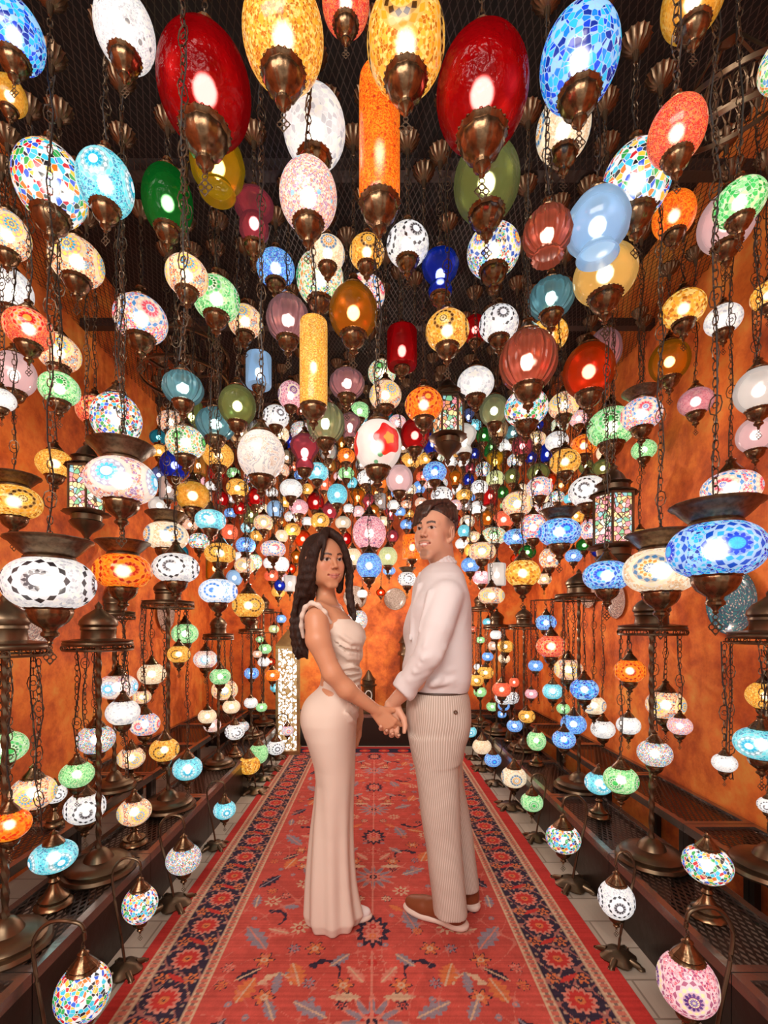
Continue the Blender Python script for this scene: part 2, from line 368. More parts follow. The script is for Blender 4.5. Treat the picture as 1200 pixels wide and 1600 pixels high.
# ------------------------------------------------------------------ stepped metal shelving
MESHP = meshy('expanded_metal_shelf', (.05, .035, .028), 42, .36)
EDGE = simple('worn_steel_edge', (.30, .25, .22), .24, .9, (40, .1, .01))
def shelf_unit(x0, x1, y0, y1, z, front, lab, grp, face_y=False):
    """open frame with an expanded metal top; 'front' is the x of the solid kick panel, or None"""
    o = empty('metal_shelf', ((x0+x1)/2, (y0+y1)/2, 0)); cx, cy = (x0+x1)/2, (y0+y1)/2
    tag(o, lab, 'shelf', grp)
    b = MB(); t = .028
    X0, X1, Y0, Y1 = x0-cx, x1-cx, y0-cy+.002, y1-cy-.002
    for q in ((X0, X0+t, Y0, Y1), (X1-t, X1, Y0, Y1), (X0+t, X1-t, Y0, Y0+t), (X0+t, X1-t, Y1-t, Y1)): b.box(*q, z-.035, z)
    b.build('frame', EDGE, o, smooth=False)
    MB().box(X0+t, X1-t, Y0+t, Y1-t, z-.012, z-.009).build('mesh_panel', MESHP, o, smooth=False)
    for lx in (X0, X1-t):
        for ly in (Y0, Y1-t): MB().box(lx, lx+t, ly, ly+t, 0, z-.035).build('leg', FRAME, o, smooth=False)
    if front is not None:
        f = front-cx
        if face_y: MB().box(X0+.03, X1-.03, Y0, Y0+.008, .0, z-.035).build('kick_panel', FRAME, o, smooth=False)
        else: MB().box(min(f, f+math.copysign(.008, -f*1 if 0 else (cx-front))), max(f, f+math.copysign(.008, cx-front)), Y0+t, Y1-t, .0, z-.035).build('kick_panel', FRAME, o, smooth=False)
    return o
NTH = ['nearest', 'second nearest', 'third', 'fourth', 'fifth', 'farthest']
for i in range(6):
    y0 = .62+i*.685; y1 = y0+.685
    for sx, nm in ((-1, 'left'), (1, 'right')):
        a, bb = (.985, 1.30) if sx < 0 else (1.02, 1.34)
        c2 = 1.76 if sx < 0 else 1.66
        wds = NTH[i]+' of the six'
        shelf_unit(min(sx*a, sx*bb), max(sx*a, sx*bb), y0, y1, .25, sx*a, 'low dark metal shelf on the %s beside the rug, %s' % (nm, wds), 'low shelves along the rug')
        shelf_unit(min(sx*(bb+.006), sx*c2), max(sx*(bb+.006), sx*c2), y0, y1, .38, None, 'upper step metal shelf against the %s wall, %s' % (nm, wds), 'upper step shelves')
for i, (a, b_) in enumerate(((-1.75, -.59), (-.585, .575), (.58, 1.65))):
    shelf_unit(a, b_, 4.745, 5.05, .33, a, 'dark metal bench along the back wall, %s section' % ('left', 'middle', 'right')[i], 'back wall bench', True)

# ------------------------------------------------------------------ the rug: pattern woven per vertex
def rug():
    nx, ny = 441, 760; x = np.linspace(-.872, .872, nx); y = np.linspace(.62, 4.69, ny)
    X, Y = np.meshgrid(x, y, indexing='ij'); rs = np.random.RandomState(3)
    C = np.zeros((nx, ny, 3)); xs = X+.012
    red = np.array((.46, .04, .034)); field = np.array((.47, .08, .062)); navy = np.array((.035, .025, .045)); crm = np.array((.52, .36, .24)); gry = np.array((.24, .2, .24)); org = np.array((.55, .16, .06)); pk = np.array((.55, .2, .15))
    C[:] = field
    def put(m, c, a=1.): C[m] = C[m]*(1-a)+np.array(c)*a
    def nz(s, seed):
        r = np.random.RandomState(seed); g = r.rand(int(1.8/s)+3, int(4.2/s)+3)
        u = (X+.9)/s; v = (Y-.6)/s; i = u.astype(int); j = v.astype(int); fu = u-i; fv = v-j
        return (g[i, j]*(1-fu)+g[i+1, j]*fu)*(1-fv)+(g[i, j+1]*(1-fu)+g[i+1, j+1]*fu)*fv
    C *= (.8+.4*nz(.25, 1)*nz(.02, 2)+.15*nz(.06, 9))[..., None]
    ax = np.abs(xs)
    def polar(cx, cy, sym=True):
        dx = (np.abs(xs)-cx) if sym else xs-cx; dy = Y-cy
        return np.hypot(dx, dy), np.arctan2(dy, dx), dx, dy
    def flower(cx, cy, r, n, cp, cc, ring=None, sym=True, am=.28):
        r = r*1.15
        d, th, dx, dy = polar(cx, cy, sym); e = r*(1-am+am*np.cos(n*th))
        if ring is not None: put((d < e*1.18) & (d > e*.98), ring)
        put(d < e, cp); put(d < r*.38, cc); put(d < r*.16, cp)
    def leaf(cx, cy, ang, L, wd, c, sym=True, vein=None):
        wd = wd*1.35
        d, th, dx, dy = polar(cx, cy, sym); u = dx*math.cos(ang)+dy*math.sin(ang); v = -dx*math.sin(ang)+dy*math.cos(ang)
        wv = wd*(1-(u/L)**2)*(1+.25*np.sin(u/L*16)); m = (np.abs(u) < L) & (np.abs(v) < wv); put(m, c)
        if vein is not None: put(m & (np.abs(v) < .0035), vein)
    def scroll(cx, cy, R, a0, a1, wd, c, sym=True):
        d, th, dx, dy = polar(cx, cy, sym); t = (th-a0) % (2*PI); L = (a1-a0) % (2*PI)
        put((t < L) & (np.abs(d-R) < wd*(1-t/L*.8)*(1+.35*np.sin(t*9))), c)
    P = .83
    for k in range(-2, 6):
        y0 = 1.845+k*P                              # double flower in a dark wreath, on the centre line
        d, th, dx, dy = polar(0, y0, False); dd = np.hypot(dx*1.0, dy*.72)
        put((dd < .062*(1+.16*np.cos(12*np.arctan2(dy*.72, dx)))) & (dd > .040), navy)
        put(dd < .040, field); flower(0, y0+.028, .036, 8, pk, red, None, False); flower(0, y0-.03, .036, 8, pk, org, None, False)
        flower(0, y0-.175, .040, 8, field, red, pk, False); flower(0, y0+.40, .085, 12, gry, red, pk, False); flower(0, y0+.40, .045, 8, pk, navy, None, False)
        put((np.abs(xs) < .004) & (((Y-y0) % P) > .1) & (((Y-y0) % P) < .72), pk)
        for s, yy in ((.30, .02), (.33, .34), (.13, .28), (.45, .2)):
            flower(s, y0+yy, .035, 8, crm, red)
        for s, yy in ((.22, -.10), (.40, -.16), (.36, .5), (.10, .55)):
            flower(s, y0+yy, .03, 6, org, crm, navy)
        leaf(.16, y0+.06, 1.9, .085, .022, gry, vein=pk); leaf(.46, y0-.04, .9, .09, .024, gry, vein=pk)
        leaf(.20, y0+.45, .5, .07, .018, gry, vein=crm); leaf(.50, y0+.36, 2.2, .07, .02, navy, vein=gry)
        scroll(.17, y0-.22, .055, .4, 3.6, .013, navy); scroll(.24, y0+.19, .06, 3.4, 6.2, .014, navy); scroll(.42, y0+.08, .05, 1., 4.2, .012, navy)
        scroll(.33, y0-.28, .05, 0., 3.1, .014, crm); leaf(.33, y0-.27, 1.57, .05, .012, gry); leaf(.09, y0-.33, 0., .055, .012, crm); leaf(.1, y0+.15, 2.5, .04, .01, org)
        leaf(.27, y0-.23, 1.2, .06, .022, org, vein=crm); leaf(.43, y0-.3, 1.9, .06, .022, org, vein=crm); leaf(.36, y0+.16, 0., .04, .012, gry)
        for s, yy in ((.08, .1), (.26, .32), (.4, .42), (.05, -.08), (.5, .08), (.2, -.34), (.47, -.36), (.3, .6)):
            d, th, dx, dy = polar(s, y0+yy); put(d < .012, gry); put(d < .005, pk)
        for s, yy, c in ((.18, .0, org), (.3, -.1, gry), (.47, .28, org), (.06, .22, crm), (.22, .56, gry), (.52, .55, org), (.1, .47, navy), (.40, .24, pk), (.28, .2, navy), (.52, -.2, pk)):
            flower(s, y0+yy, .02, 7, c, field, navy if c is not navy else pk)
        for s, yy, a, c in ((.38, .0, .3, pk), (.12, -.16, 2.4, gry), (.52, .2, 1.5, gry), (.25, .08, 2.8, org), (.33, .45, 1.1, gry), (.06, .6, .9, pk), (.44, .6, 2.5, navy)):
            leaf(s, y0+yy, a, .05, .014, c, vein=crm)
    # thin scribble vines over the field
    v = np.sin(xs*38+3*np.sin(Y*9))+np.sin(Y*31+2*np.sin(xs*17)); put((np.abs(v) < .045) & (ax < .56), pk, .6)
    # borders
    put(ax > .565, crm); g = (np.abs(np.sin(Y*2*PI/.045)) > .55); put((ax > .572) & (ax < .598) & g, red, .7); put((ax > .579) & (ax < .591) & ~g, navy, .7)
    bz = (ax > .600) & (ax < .775); put(bz, navy)
    b = (np.abs(np.sin(xs*70)+np.cos(Y*64+1.3*np.sin(xs*40))) < .28) & bz; put(b, pk, .55)
    b = (np.sin(xs*150)*np.sin(Y*120) > .72) & bz; put(b, crm, .6)
    for k in range(-4, 18):
        yy = 1.503+k*.188; flower(.688, yy, .050, 12, pk, red, navy, am=.10); flower(.688, yy, .038, 12, red, org, am=.12); flower(.688, yy, .015, 6, org, navy)
        flower(.735, yy+.094, .024, 6, org, navy); flower(.635, yy+.094, .024, 6, org, navy)
        leaf(.688, yy+.094, 0.5, .045, .008, red)
    put((ax > .775) & (ax < .818), crm); put((ax > .782) & (ax < .811) & g, red, .65); put((ax > .79) & (ax < .803) & ~g, navy, .7)
    put(ax > .818, red*.95); put((ax > .6) & (ax < .604), crm, .6); put((ax > .771) & (ax < .775), crm, .6)
    e = Y > 4.62; put(e, red*.8); e = (Y > 4.46) & (Y <= 4.62) & (ax < .775); put(e, navy); put(e & (np.hypot((xs % .19)-.095, Y-4.54) < .055), red); put(e & (np.hypot((xs % .19)-.095, Y-4.54) < .02), org)
    C *= (.86+.28*rs.rand(1, ny)[..., None])*(.93+.14*rs.rand(nx, ny)[..., None])
    Z = .008+.0008*rs.rand(nx, ny)
    idx = np.arange(nx*ny).reshape(nx, ny)
    V = np.stack([X, Y, Z], -1).reshape(-1, 3); Fq = np.stack([idx[:-1, :-1], idx[1:, :-1], idx[1:, 1:], idx[:-1, 1:]], -1).reshape(-1, 4)
    t = NT('woven_wool'); at = t.n('ShaderNodeAttribute', attribute_name='Col'); t.set(t.p.inputs['Base Color'], at.outputs[0]); t.p.inputs['Roughness'].default_value = .95
    t.p.inputs['Specular IOR Level'].default_value = .1
    wv = t.noise(260, 2, t.coord()); t.bump(wv.outputs[0], .35, .004)
    o = np_mesh('patterned_rug', V, Fq, t.m, np.clip(C, 0, 1).reshape(-1, 3)); MB().box(-.874, .874, .62, 4.692, 0.0005, .0078).build('rug_backing', simple('rug_edge', (.38, .04, .03), .9), o, smooth=False)
    tag(o, 'long red patterned runner rug with navy floral border under the couple', 'rug')
def np_mesh(name, V, Fq, mat, C=None, parent=None, smooth=True):
    me = bpy.data.meshes.new(name); n, k = len(V), len(Fq); w = Fq.shape[1]
    me.vertices.add(n); me.vertices.foreach_set('co', np.asarray(V, np.float32).ravel())
    me.loops.add(k*w); me.loops.foreach_set('vertex_index', Fq.astype(np.int32).ravel())
    me.polygons.add(k); me.polygons.foreach_set('loop_start', np.arange(0, k*w, w, dtype=np.int32))
    me.polygons.foreach_set('use_smooth', np.ones(k, bool)*smooth)
    me.update(calc_edges=True); me.materials.append(mat)
    if C is not None:
        a = me.color_attributes.new('Col', 'FLOAT_COLOR', 'POINT'); a.data.foreach_set('color', np.concatenate([C, np.ones((n, 1))], 1).astype(np.float32).ravel())
    return link(name, me, parent)
rug()

# ------------------------------------------------------------------ lamps hanging from the ceiling and from the floor stands
LAMPS = """s B t -956 1203 2805 70 0 0
s W b -662 1202 2812 74 0 0
s R g -472 1258 2726 124 0 0
s A c -1124 1397 2871 46 0 0
s M t -1020 1430 2628 102 0 0
s T d -808 1361 2565 78 0 0
e G g -737 1612 2748 85 0 0
q Y g -517 1489 2743 87 0 0
l P g -443 1657 2720 72 0 0
s S d -1346 1664 2672 73 0 0
o S d -1171 1783 2669 96 0 0
o S d -631 1522 2413 69 0 0
o G d -619 1768 2513 89 0 0
s W x -1587 1983 2704 82 0 0
o R d -1196 1569 2266 75 0 0
o S d -1427 2050 2474 89 0 0
o G d -1100 1583 2068 64 0 0
s P p -1667 2098 2406 90 0 0
o W b -1453 1768 2123 48 0 0
o K d -1012 1961 2564 108 0 0
o S d -615 2145 2679 80 0 0
o R d -1380 2235 2299 83 0 0
s M x -1030 1808 2066 93 0 0
o T k -470 1110 1822 47 0 0
o T k -758 2157 2201 89 0 0
s L g -568 1869 2149 75 0 0
c B p -581 2259 2511 69 0 0
o S b -1456 3234 2696 91 0 0
o V d -843 2018 2057 84 0 0
s W m -352 1400 1768 71 0 0
s B g -1008 2282 2052 70 0 0
o A b -1446 3041 2412 54 0 0
o A b -1605 2278 2057 84 0 0
f N d -833 1492 1718 108 1 0
f A d -1460 1837 1744 99 1 0
o A c -872 2169 1865 81 0 0
o A b -1049 3032 2383 101 0 0
s R g -1274 3638 2478 68 0 0
s R g -1395 4117 2398 66 0 0
s R g -928 3474 2212 61 0 0
o A d -1018 3351 2263 81 0 0
o W p -1480 3114 2072 71 0 0
f T d -681 1876 1681 62 0 0
f C d -996 2166 1673 100 1 0
o M t -1224 3154 1834 70 0 0
f A d -796 2329 1617 78 0 0
s R b -1314 4099 2093 71 0 0
o B d -916 3207 1817 69 0 0
o S d -878 3059 1653 70 0 0
f W d -800 1823 1476 89 0 0
s T g -1527 3537 1817 68 0 0
c A g -1155 3270 1663 69 0 0
s B p -1187 3820 1654 67 0 0
f H d -696 2012 1398 83 0 0
o A d -710 2538 1361 89 0 0
f W d -924 1291 1363 115 1 0
f O d -924 1664 1444 98 1 0
s A b -207 1021 2564 90 0 0
s R b -76 1156 2826 60 0 0
s A d 68 1027 2557 88 0 0
s R g 254 1088 2517 108 0 0
s B t 527 1178 2707 97 0 0
y O b 10 1189 2508 55 0 0
s W t -168 1248 2605 85 0 0
s N b -167 1129 2308 71 0 0
s L g 349 1433 2640 102 0 0
o C d -164 1554 2514 59 0 0
o A d -30 1546 2512 59 0 0
o W d 118 1683 2653 78 0 0
o M d 449 1736 2673 99 0 0
q R k 490 1299 2358 67 0 0
q B p 645 1324 2404 88 0 0
o A p 785 1558 2446 102 0 0
u B g 245 1727 2576 70 0 0
o B b -437 1990 2807 82 0 0
s V d -224 1829 2639 94 0 0
s P k -358 1858 2495 85 0 0
o K d -45 1902 2631 83 0 0
s A g -82 1671 2396 89 0 0
y A b -196 1435 2068 45 0 0
c R g 124 2148 2554 78 0 0
o A d 245 1558 2253 74 0 0
s R g 533 2444 2838 67 0 0
o W d 532 1969 2550 83 0 0
s P d -454 2429 2477 67 0 0
o P k -132 2092 2358 79 0 0
o V d 34 2418 2590 75 0 0
o S d 47 2205 2362 78 0 0
o G b -116 3302 2805 74 0 0
o W d -562 2562 2422 74 0 0
s L k -219 2000 2135 81 0 0
o M b -490 2980 2522 70 0 0
u P g -364 2332 2132 76 0 0
s F f 6 1357 1780 71 0 0
o O d 190 1798 2117 75 0 0
o W t 478 2178 2404 87 0 0
s L k 629 2418 2390 76 0 0
o M t 612 1851 2130 86 0 0
o S d 986 2385 2401 78 0 0
o G d 1226 2368 2279 118 0 0
o K d 1210 2073 2208 86 1 0
e P k 1083 2151 2550 73 0 0
o T k 656 1702 2468 80 0 0
o A t 772 2034 2542 83 0 0
s R k 533 1591 2169 96 0 0
s O g 869 1856 2284 99 0 0
s R g 202 2349 2231 76 0 0
u W p 513 2644 2326 73 0 0
s G g 819 3446 2689 57 0 0
o W b 1159 4059 2856 71 0 0
o A b 241 3172 2395 69 0 0
o B d 352 2721 2166 72 0 0
s P p 120 2305 1989 68 0 0
o W d -72 3434 2365 68 0 0
o O d -205 3165 2429 62 0 0
o G b -244 3776 2515 66 0 0
o T d -371 2898 2226 71 0 0
o W b -531 2860 2109 71 0 0
s R b -475 4221 2564 65 0 0
s T b -261 3095 2141 69 0 0
s R g -859 3266 2172 62 0 0
s B p -856 3875 2243 72 0 0
o P b -556 3293 2106 68 0 0
s R g -458 3463 2190 68 0 0
s P g -371 3667 2173 67 0 0
u A g -154 3902 2348 66 0 0
c A g 6 4586 2595 58 0 0
u A g -16 3689 2174 47 0 0
u A g 140 4756 2591 53 0 0
s P b -39 2787 1816 102 0 0
s P g 178 4872 2213 68 0 0
o C p -249 3476 2037 61 0 0
o A d -400 3271 2004 68 0 0
o S d -782 3176 1968 69 0 0
o M b -681 3669 2128 56 0 0
o A d -624 3412 1969 61 0 0
s O g -574 3582 1935 67 0 0
f K d -599 2660 1696 73 0 0
s W b -757 3663 1745 61 0 0
s W t -1034 4404 1859 54 0 0
s V t -987 3711 1772 61 0 0
u A g -742 4256 1892 50 0 0
s O g -898 4835 1859 53 0 0
s R g -323 4880 2187 68 0 0
s C b -174 3438 1767 68 0 0
s B b -37 2595 1590 73 0 0
s L b 87 3248 1743 68 0 0
f B d 116 3915 1725 55 0 0
o W d 231 3345 1593 68 1 0
c O d 242 3020 1771 70 0 0
o W b -133 4509 1570 54 0 0
o O g 53 4683 1596 49 0 0
o B b 329 4880 2338 68 0 0
o A b 349 4767 2427 53 0 0
o S b 420 4207 2388 59 0 0
o W d 461 3179 2157 75 0 0
f A d 772 3976 2392 71 0 0
o W d 738 3239 2233 62 0 0
u Y g 934 3550 2528 68 0 0
o L d 883 3357 2335 68 0 0
s P g 912 4379 2761 54 0 0
s B g 884 4080 2790 50 0 0
u A g 693 3972 2536 55 0 0
o W b 873 3879 2255 72 0 0
s A g 930 3758 2139 67 0 0
o R b 859 3054 1962 70 0 0
o S d 739 2376 1882 77 0 0
o K d 957 2659 2055 74 0 0
o L g 1067 2986 2252 71 0 0
o A d 914 2196 2037 71 0 0
o W d 1045 2244 1909 89 0 0
f B d 779 1930 1642 86 1 0
s K t 843 2436 1774 68 0 0
f B d 836 2715 1775 73 0 0
f V d 762 2946 1828 84 0 0
f S d 661 2830 1710 85 0 0
o G g 1110 3329 1788 62 0 0
s S t 1204 3148 1714 70 0 0
o B d 1497 3444 1778 62 0 0
s A t 1404 3189 2020 53 0 0
o O g 1461 4700 1947 69 0 0
o A t 692 2140 1493 80 0 0
c W p 730 2744 1557 60 0 0
o P b 818 3524 1622 68 0 0
f S d 657 2582 1418 74 0 0
o B b 635 3051 1656 63 0 0
o O d 1300 2844 2372 80 0 0
o W t 1156 2904 2424 72 0 0
s P g 995 3089 2469 70 0 0
u B g 1286 3600 2820 43 0 0
o G b 1575 2672 2281 68 0 0
o P c 1537 2186 2322 75 0 0
s A g 1472 2280 2571 92 0 0
o A t 1386 2049 2672 88 0 0
o W t 1539 2015 2600 72 0 0
f K d 1393 1784 1780 101 0 0
s F p 1278 1519 2030 69 0 0
s P p 1586 1901 2042 68 0 0
o A t 1504 1745 2511 56 0 0
s M t 799 1398 2603 98 0 0
s R b 638 965 2289 55 0 0
s O b 1082 1651 2733 70 0 0
o G t 957 1197 2355 59 0 0
s P p 1287 1670 2725 91 0 0
s C d 586 1422 2794 81 0 0
s A c 789 1131 2799 70 0 0
s V t 1019 1135 2645 53 0 0
f B d 879 1177 1439 110 1 0
f C d 931 1487 1424 112 1 0
f B d 861 1695 1431 83 0 0
o A d 1511 2602 1752 57 0 0
o S d 1415 3824 1643 61 0 0
o S b -824 3986 2613 71 0 0
o W b -1063 4667 2618 64 0 0
s R g -1044 3502 2151 52 0 0
o T d -1292 4615 2246 75 0 0
o B b -1525 4777 2436 64 0 0
s A b -652 4335 2551 54 0 0
o K b -369 4601 2761 58 0 0
o G b 78 4288 2675 54 0 0
s B b 468 4891 2740 68 0 0
o W b 457 4014 2256 50 0 0
o K d 621 3908 2779 60 0 0
s W b 704 4244 2792 59 0 0
o K b 801 4557 2458 69 0 0
s L g 1122 3744 2478 61 0 0
o M d 1170 3816 2635 67 0 0
s B g 1413 4136 2781 55 0 0
o C b 1413 4405 2572 65 0 0
o W d 1500 3908 2257 67 0 0
s G g 1210 4346 2524 59 0 0
o A b -917 4290 1572 65 0 0
s P b -990 4854 1752 64 0 0
o R b -1039 4558 1753 75 0 0
s B g -795 3770 1585 47 0 0
c W p -740 3927 1616 60 0 0
s M b -528 4581 2773 64 0 0
s T b -223 4293 2598 54 0 0
o A b -147 4756 2658 53 0 0
s O b 45 3988 2502 50 0 0
o W b 143 3643 2214 51 0 0
o B b 229 4293 2327 54 0 0
o C b 75 4870 2370 68 0 0
s K b -140 3691 2175 47 0 0
o W b -271 4594 2435 58 0 0
o W b -698 4638 2316 58 0 0
s C b -653 3160 1871 44 0 0
o A b -1141 4338 2106 65 0 0
o W b -1218 4084 1872 55 0 0
s T b -1369 4195 2019 50 0 0
o R b -1609 4451 2117 59 0 0
o S b -1439 3831 2345 61 0 0
s P b -1614 4142 2580 60 0 0
o W b -1504 4161 2528 55 0 0
o G b -1372 4395 2723 65 0 0
s B b -1344 4730 2704 64 0 0
o S b -941 4005 2535 66 0 0
s A b -873 4372 2439 54 0 0
o C b -1167 4689 2460 64 0 0
o M b -1437 4500 2506 54 0 0
s B b 185 3992 2419 50 0 0
o C d 314 4207 2512 65 0 0
o R b 470 4574 2752 64 0 0
o M b 666 4598 2695 64 0 0
s W b 839 4660 2649 58 0 0
o B b 1011 4856 2620 53 0 0
o C d 912 4533 2292 75 0 0
o S d 858 3988 2025 66 0 0
o W b 811 4270 2021 65 0 0
s A b 716 3439 1821 47 0 0
s O g 1273 3315 2312 44 0 0
o T b 1560 3660 2270 47 0 0
s B b 1341 4475 2323 54 0 0
o G b 1362 4769 2515 58 0 0
o C b 1543 4172 2414 55 0 0
s T b 720 3708 2022 51 0 0
s B k 1390 2776 1923 66 0 0
s C k -857 2873 2469 72 0 0
s K d 1264 2675 1812 61 0 0
c W g -1296 2845 2104 60 0 0
o L g 1283 2570 2137 57 0 0
u P k -170 3015 2567 70 0 0
s W k -139 4289 2772 54 0 0
o A d 430 3922 2685 66 0 0
s W g -359 3452 2575 68 0 0
o S b -1607 3940 2127 67 0 0
o G k 598 3695 2851 67 0 0
s W k -932 3582 2802 61 0 0
o N t 566 4789 2742 64 0 0
s C k 248 4098 2854 55 0 0
o K b 164 3437 2782 68 0 0
o T k 1054 3486 2726 68 0 0
s B g 1532 3112 1778 59 0 0
o K d 1541 4418 2371 70 0 0
o T g 73 3475 2853 56 0 0
u A k 515 2929 2620 49 0 0
o S t 310 4597 2475 58 0 0
u A g -276 3699 2728 47 0 0
s W d 450 3265 2641 43 0 0
o K b 1328 2978 2605 59 0 0
s A g 1573 3856 2444 73 0 0
s C g -1612 3770 2189 61 0 0
s B g 768 3765 2458 47 0 0
s C b 1517 3021 2396 49 0 0
u P g -65 4195 2385 65 0 0
o B d -728 4423 2714 64 0 0
s W b 859 4456 2863 58 0 0
o C t -714 3409 2683 68 0 0
s C k -836 4274 2833 65 0 0
s A k -398 3933 2634 55 0 0
o V b 1453 3598 2834 68 0 0
s B k -1657 3476 2403 57 0 0
c A k -1395 3581 2514 68 0 0
u B k 673 3301 2767 43 0 0
s K t -1103 4041 2576 66 0 0
c R g 918 3647 2292 67 0 0
c B g 1352 3587 2607 61 0 0
s C g 858 3193 2628 69 0 0
s T g 171 4198 2740 65 0 0
s R g 486 3524 2861 52 0 0
s R k -560 3435 2873 43 0 0
u R g 842 4828 2360 64 0 0
o V b 569 4129 2779 55 0 0
s M t 979 4143 2668 71 0 0
u B g -665 3580 2695 47 0 0
o T g -1578 3309 2618 63 0 0
s L g 1471 3179 2362 49 0 0
o G g 1534 3346 1842 58 0 0
o T b 795 3670 2861 61 0 0
s B g 384 3034 2460 70 0 0
o T b -92 3641 2869 51 0 0
s S t -208 3993 2841 50 0 0
s C g 650 3449 2792 43 0 0
o S d 1221 3445 2660 68 0 0
c L g -1237 3054 2657 78 0 0
s W k 927 4675 2489 58 0 0
o M t 1485 3731 2305 61 0 0
s A g -968 4683 2320 58 0 0
c G g 1018 4022 2835 66 0 0
u P g 148 4589 2382 58 0 0
s A b 735 4053 2796 50 0 0
c W k 43 4364 2443 64 0 0
o A b -470 3887 2826 60 0 0
s W g 393 4109 2841 55 0 0
c L g -1037 3783 2176 67 0 0
o R d -839 4625 2866 64 0 0
f G d -1214 1470 851 77 0 1
o S d -1121 1490 699 66 0 1
o O t -1062 1320 668 54 0 1
f N d -1134 2000 978 81 0 2
o W t -1011 1820 900 63 0 2
o M b -1174 1910 770 73 0 2
o G b -1103 1680 697 57 0 2
o W d -1252 1960 463 81 0 2
o C b -1250 2540 979 74 0 3
o S d -1253 2440 866 46 0 3
o K d -1213 2390 732 75 0 3
o A d -1100 2370 603 73 0 3
o G d -1094 2610 1203 74 0 3
o A d -1051 2430 1096 59 0 3
o T d -1038 2510 463 78 0 3
o N d -1235 3300 1008 83 0 4
o G d -1080 3160 898 71 0 4
o S d -1115 3360 777 95 0 4
o C b -1027 3240 675 61 0 4
o C b -1147 3100 634 61 0 4
o N b -1221 3400 508 63 0 4
o B d -1146 4200 815 68 0 5
o G b -1005 4130 1043 59 0 5
o W b -1036 4210 920 57 0 5
o O d -932 4110 806 68 0 5
o W b -1086 3960 583 59 0 5
o G b -1016 4050 528 50 0 5
o S b -1038 3990 1004 41 0 5
o M b -1172 4000 368 59 0 5
o B d -958 4610 1324 54 0 6
o L d -1062 4750 1220 55 0 6
o G b -1151 4520 1119 40 0 6
o O g -1105 4810 875 53 0 6
o T b -979 4490 646 62 0 6
o W b -980 4760 490 59 0 6
o O d 1061 1900 1058 61 0 7
o S d 1268 1990 901 78 0 7
o W t 1122 2020 805 50 0 7
o K b 1223 1830 844 45 0 7
o M b 1122 1830 733 64 0 7
o G d 1067 1980 577 71 0 7
o B d 1074 2870 1268 64 0 8
o R d 1064 2760 1124 87 0 8
o S d 1240 2930 968 88 0 8
o B b 998 2840 1000 45 0 8
o B t 1201 2620 883 77 0 8
o T d 1175 3020 815 66 0 8
o P b 991 2900 816 39 0 8
o C d 1314 2740 770 69 0 8
o W b 1428 2860 600 72 0 8
o B b 1178 2710 664 73 0 8
o G b 1158 2810 738 40 0 8
o B d 1092 2640 590 65 0 8
o A d 1185 3570 542 64 0 9
o B d 1108 3630 454 61 0 9
o W d 1045 3720 664 70 0 9
o R b 1000 3610 747 74 0 9
o A d 1100 3860 1077 68 0 9
o B b 1075 3820 579 49 0 9
s R b 1089 3580 807 39 0 9
o W b 1097 4150 1170 54 0 10
o S b 1130 4360 1062 56 0 10
o B b 1036 4210 968 52 0 10
o C b 1171 4150 954 54 0 10
o A d 1041 4310 810 76 0 10
o A d 936 4240 745 70 0 10
o G b 1009 4400 615 63 0 10
o G b 1137 4440 466 57 0 10
o B b 1183 4270 423 43 0 10
f T b 1154 4660 1292 60 0 11
o R b 1003 4690 1220 42 0 11
o G b 1036 4490 1114 43 0 11
o W b 1060 4710 829 45 0 11
o W b 961 4610 741 35 0 11
o A b 1444 1680 987 65 0 12
f T d 1230 1450 869 75 0 12
o W b 1211 1580 769 38 0 12
o W d 1354 1570 626 32 0 12"""
STANDS = [(-1.14, 1.4, 1.17, 0.115, 0.25), (-1.12, 1.84, 1.165, 0.125, 0.25), (-1.14, 2.5, 1.36, 0.133, 0.25), (-1.12, 3.24, 1.17, 0.105, 0.25), (-1.12, 4.1, 1.2, 0.11, 0.25), (-1.14, 4.62, 1.4, 0.11, 0.25), (1.17, 1.93, 1.225, 0.128, 0.25), (1.25, 2.8, 1.42, 0.138, 0.25), (1.2, 3.68, 1.24, 0.12, 0.25), (1.13, 4.25, 1.24, 0.12, 0.25), (1.06, 4.6, 1.42, 0.12, 0.25), (1.39, 1.6, 1.2, 0.125, 0.38), (-1.39, 2.42, 1.3, 0.1, 0.38)]
STAND_NAME = ['nearest left', 'second left', 'third left', 'fourth left', 'fifth left', 'far left corner', 'nearest tall right', 'second right', 'third right', 'fourth right', 'far right corner', 'right edge', 'upper left']
PATN = dict(t='triangle mosaic', x='square tile mosaic', d='rosette mosaic', b='beaded mosaic', g='clear glass', k='ribbed glass', p='opal glass', c='crackled glass', m='marbled glass', f='glass')
SHN = dict(s='globe', o='rounded', f='wide flattened', e='egg shaped', q='open bowl', l='teardrop', c='cylinder', y='long cylinder', u='vase shaped')
REG = []          # (object, description, px, py) of every lamp, for telling them apart in words
def lamp_body(root, sh, pal, pat, R, big, zc=0., topcap=True, bottom=True, dish=False, rot=0.):
    a = ASP[sh]
    g = link('globe', globe_mesh(sh, pal, pat, big), root, (0, 0, zc), R, (0, 0, rot))
    link('bulb', shared('bulb', bulb), g, (0, 0, 0))
    if dish: link('dish_crown', shared('pan', pan), root, (0, 0, zc+R*a*.93), R)
    elif topcap: link('top_cap', shared(('ct', big), lambda: cap_top(big)), root, (0, 0, zc+R*a*.97), R)
    if bottom:
        s = R*(1.0 if sh not in 'y' else 1.75)
        link('bottom_cap', shared(('cb', big), lambda: cap_bot(big)), root, (0, 0, zc-R*a*.97), s)
        link('finial', shared('fin', finial), root, (0, 0, zc-R*a*.97-s*.9), s*.9)
    return g
rnd = random.Random(11)
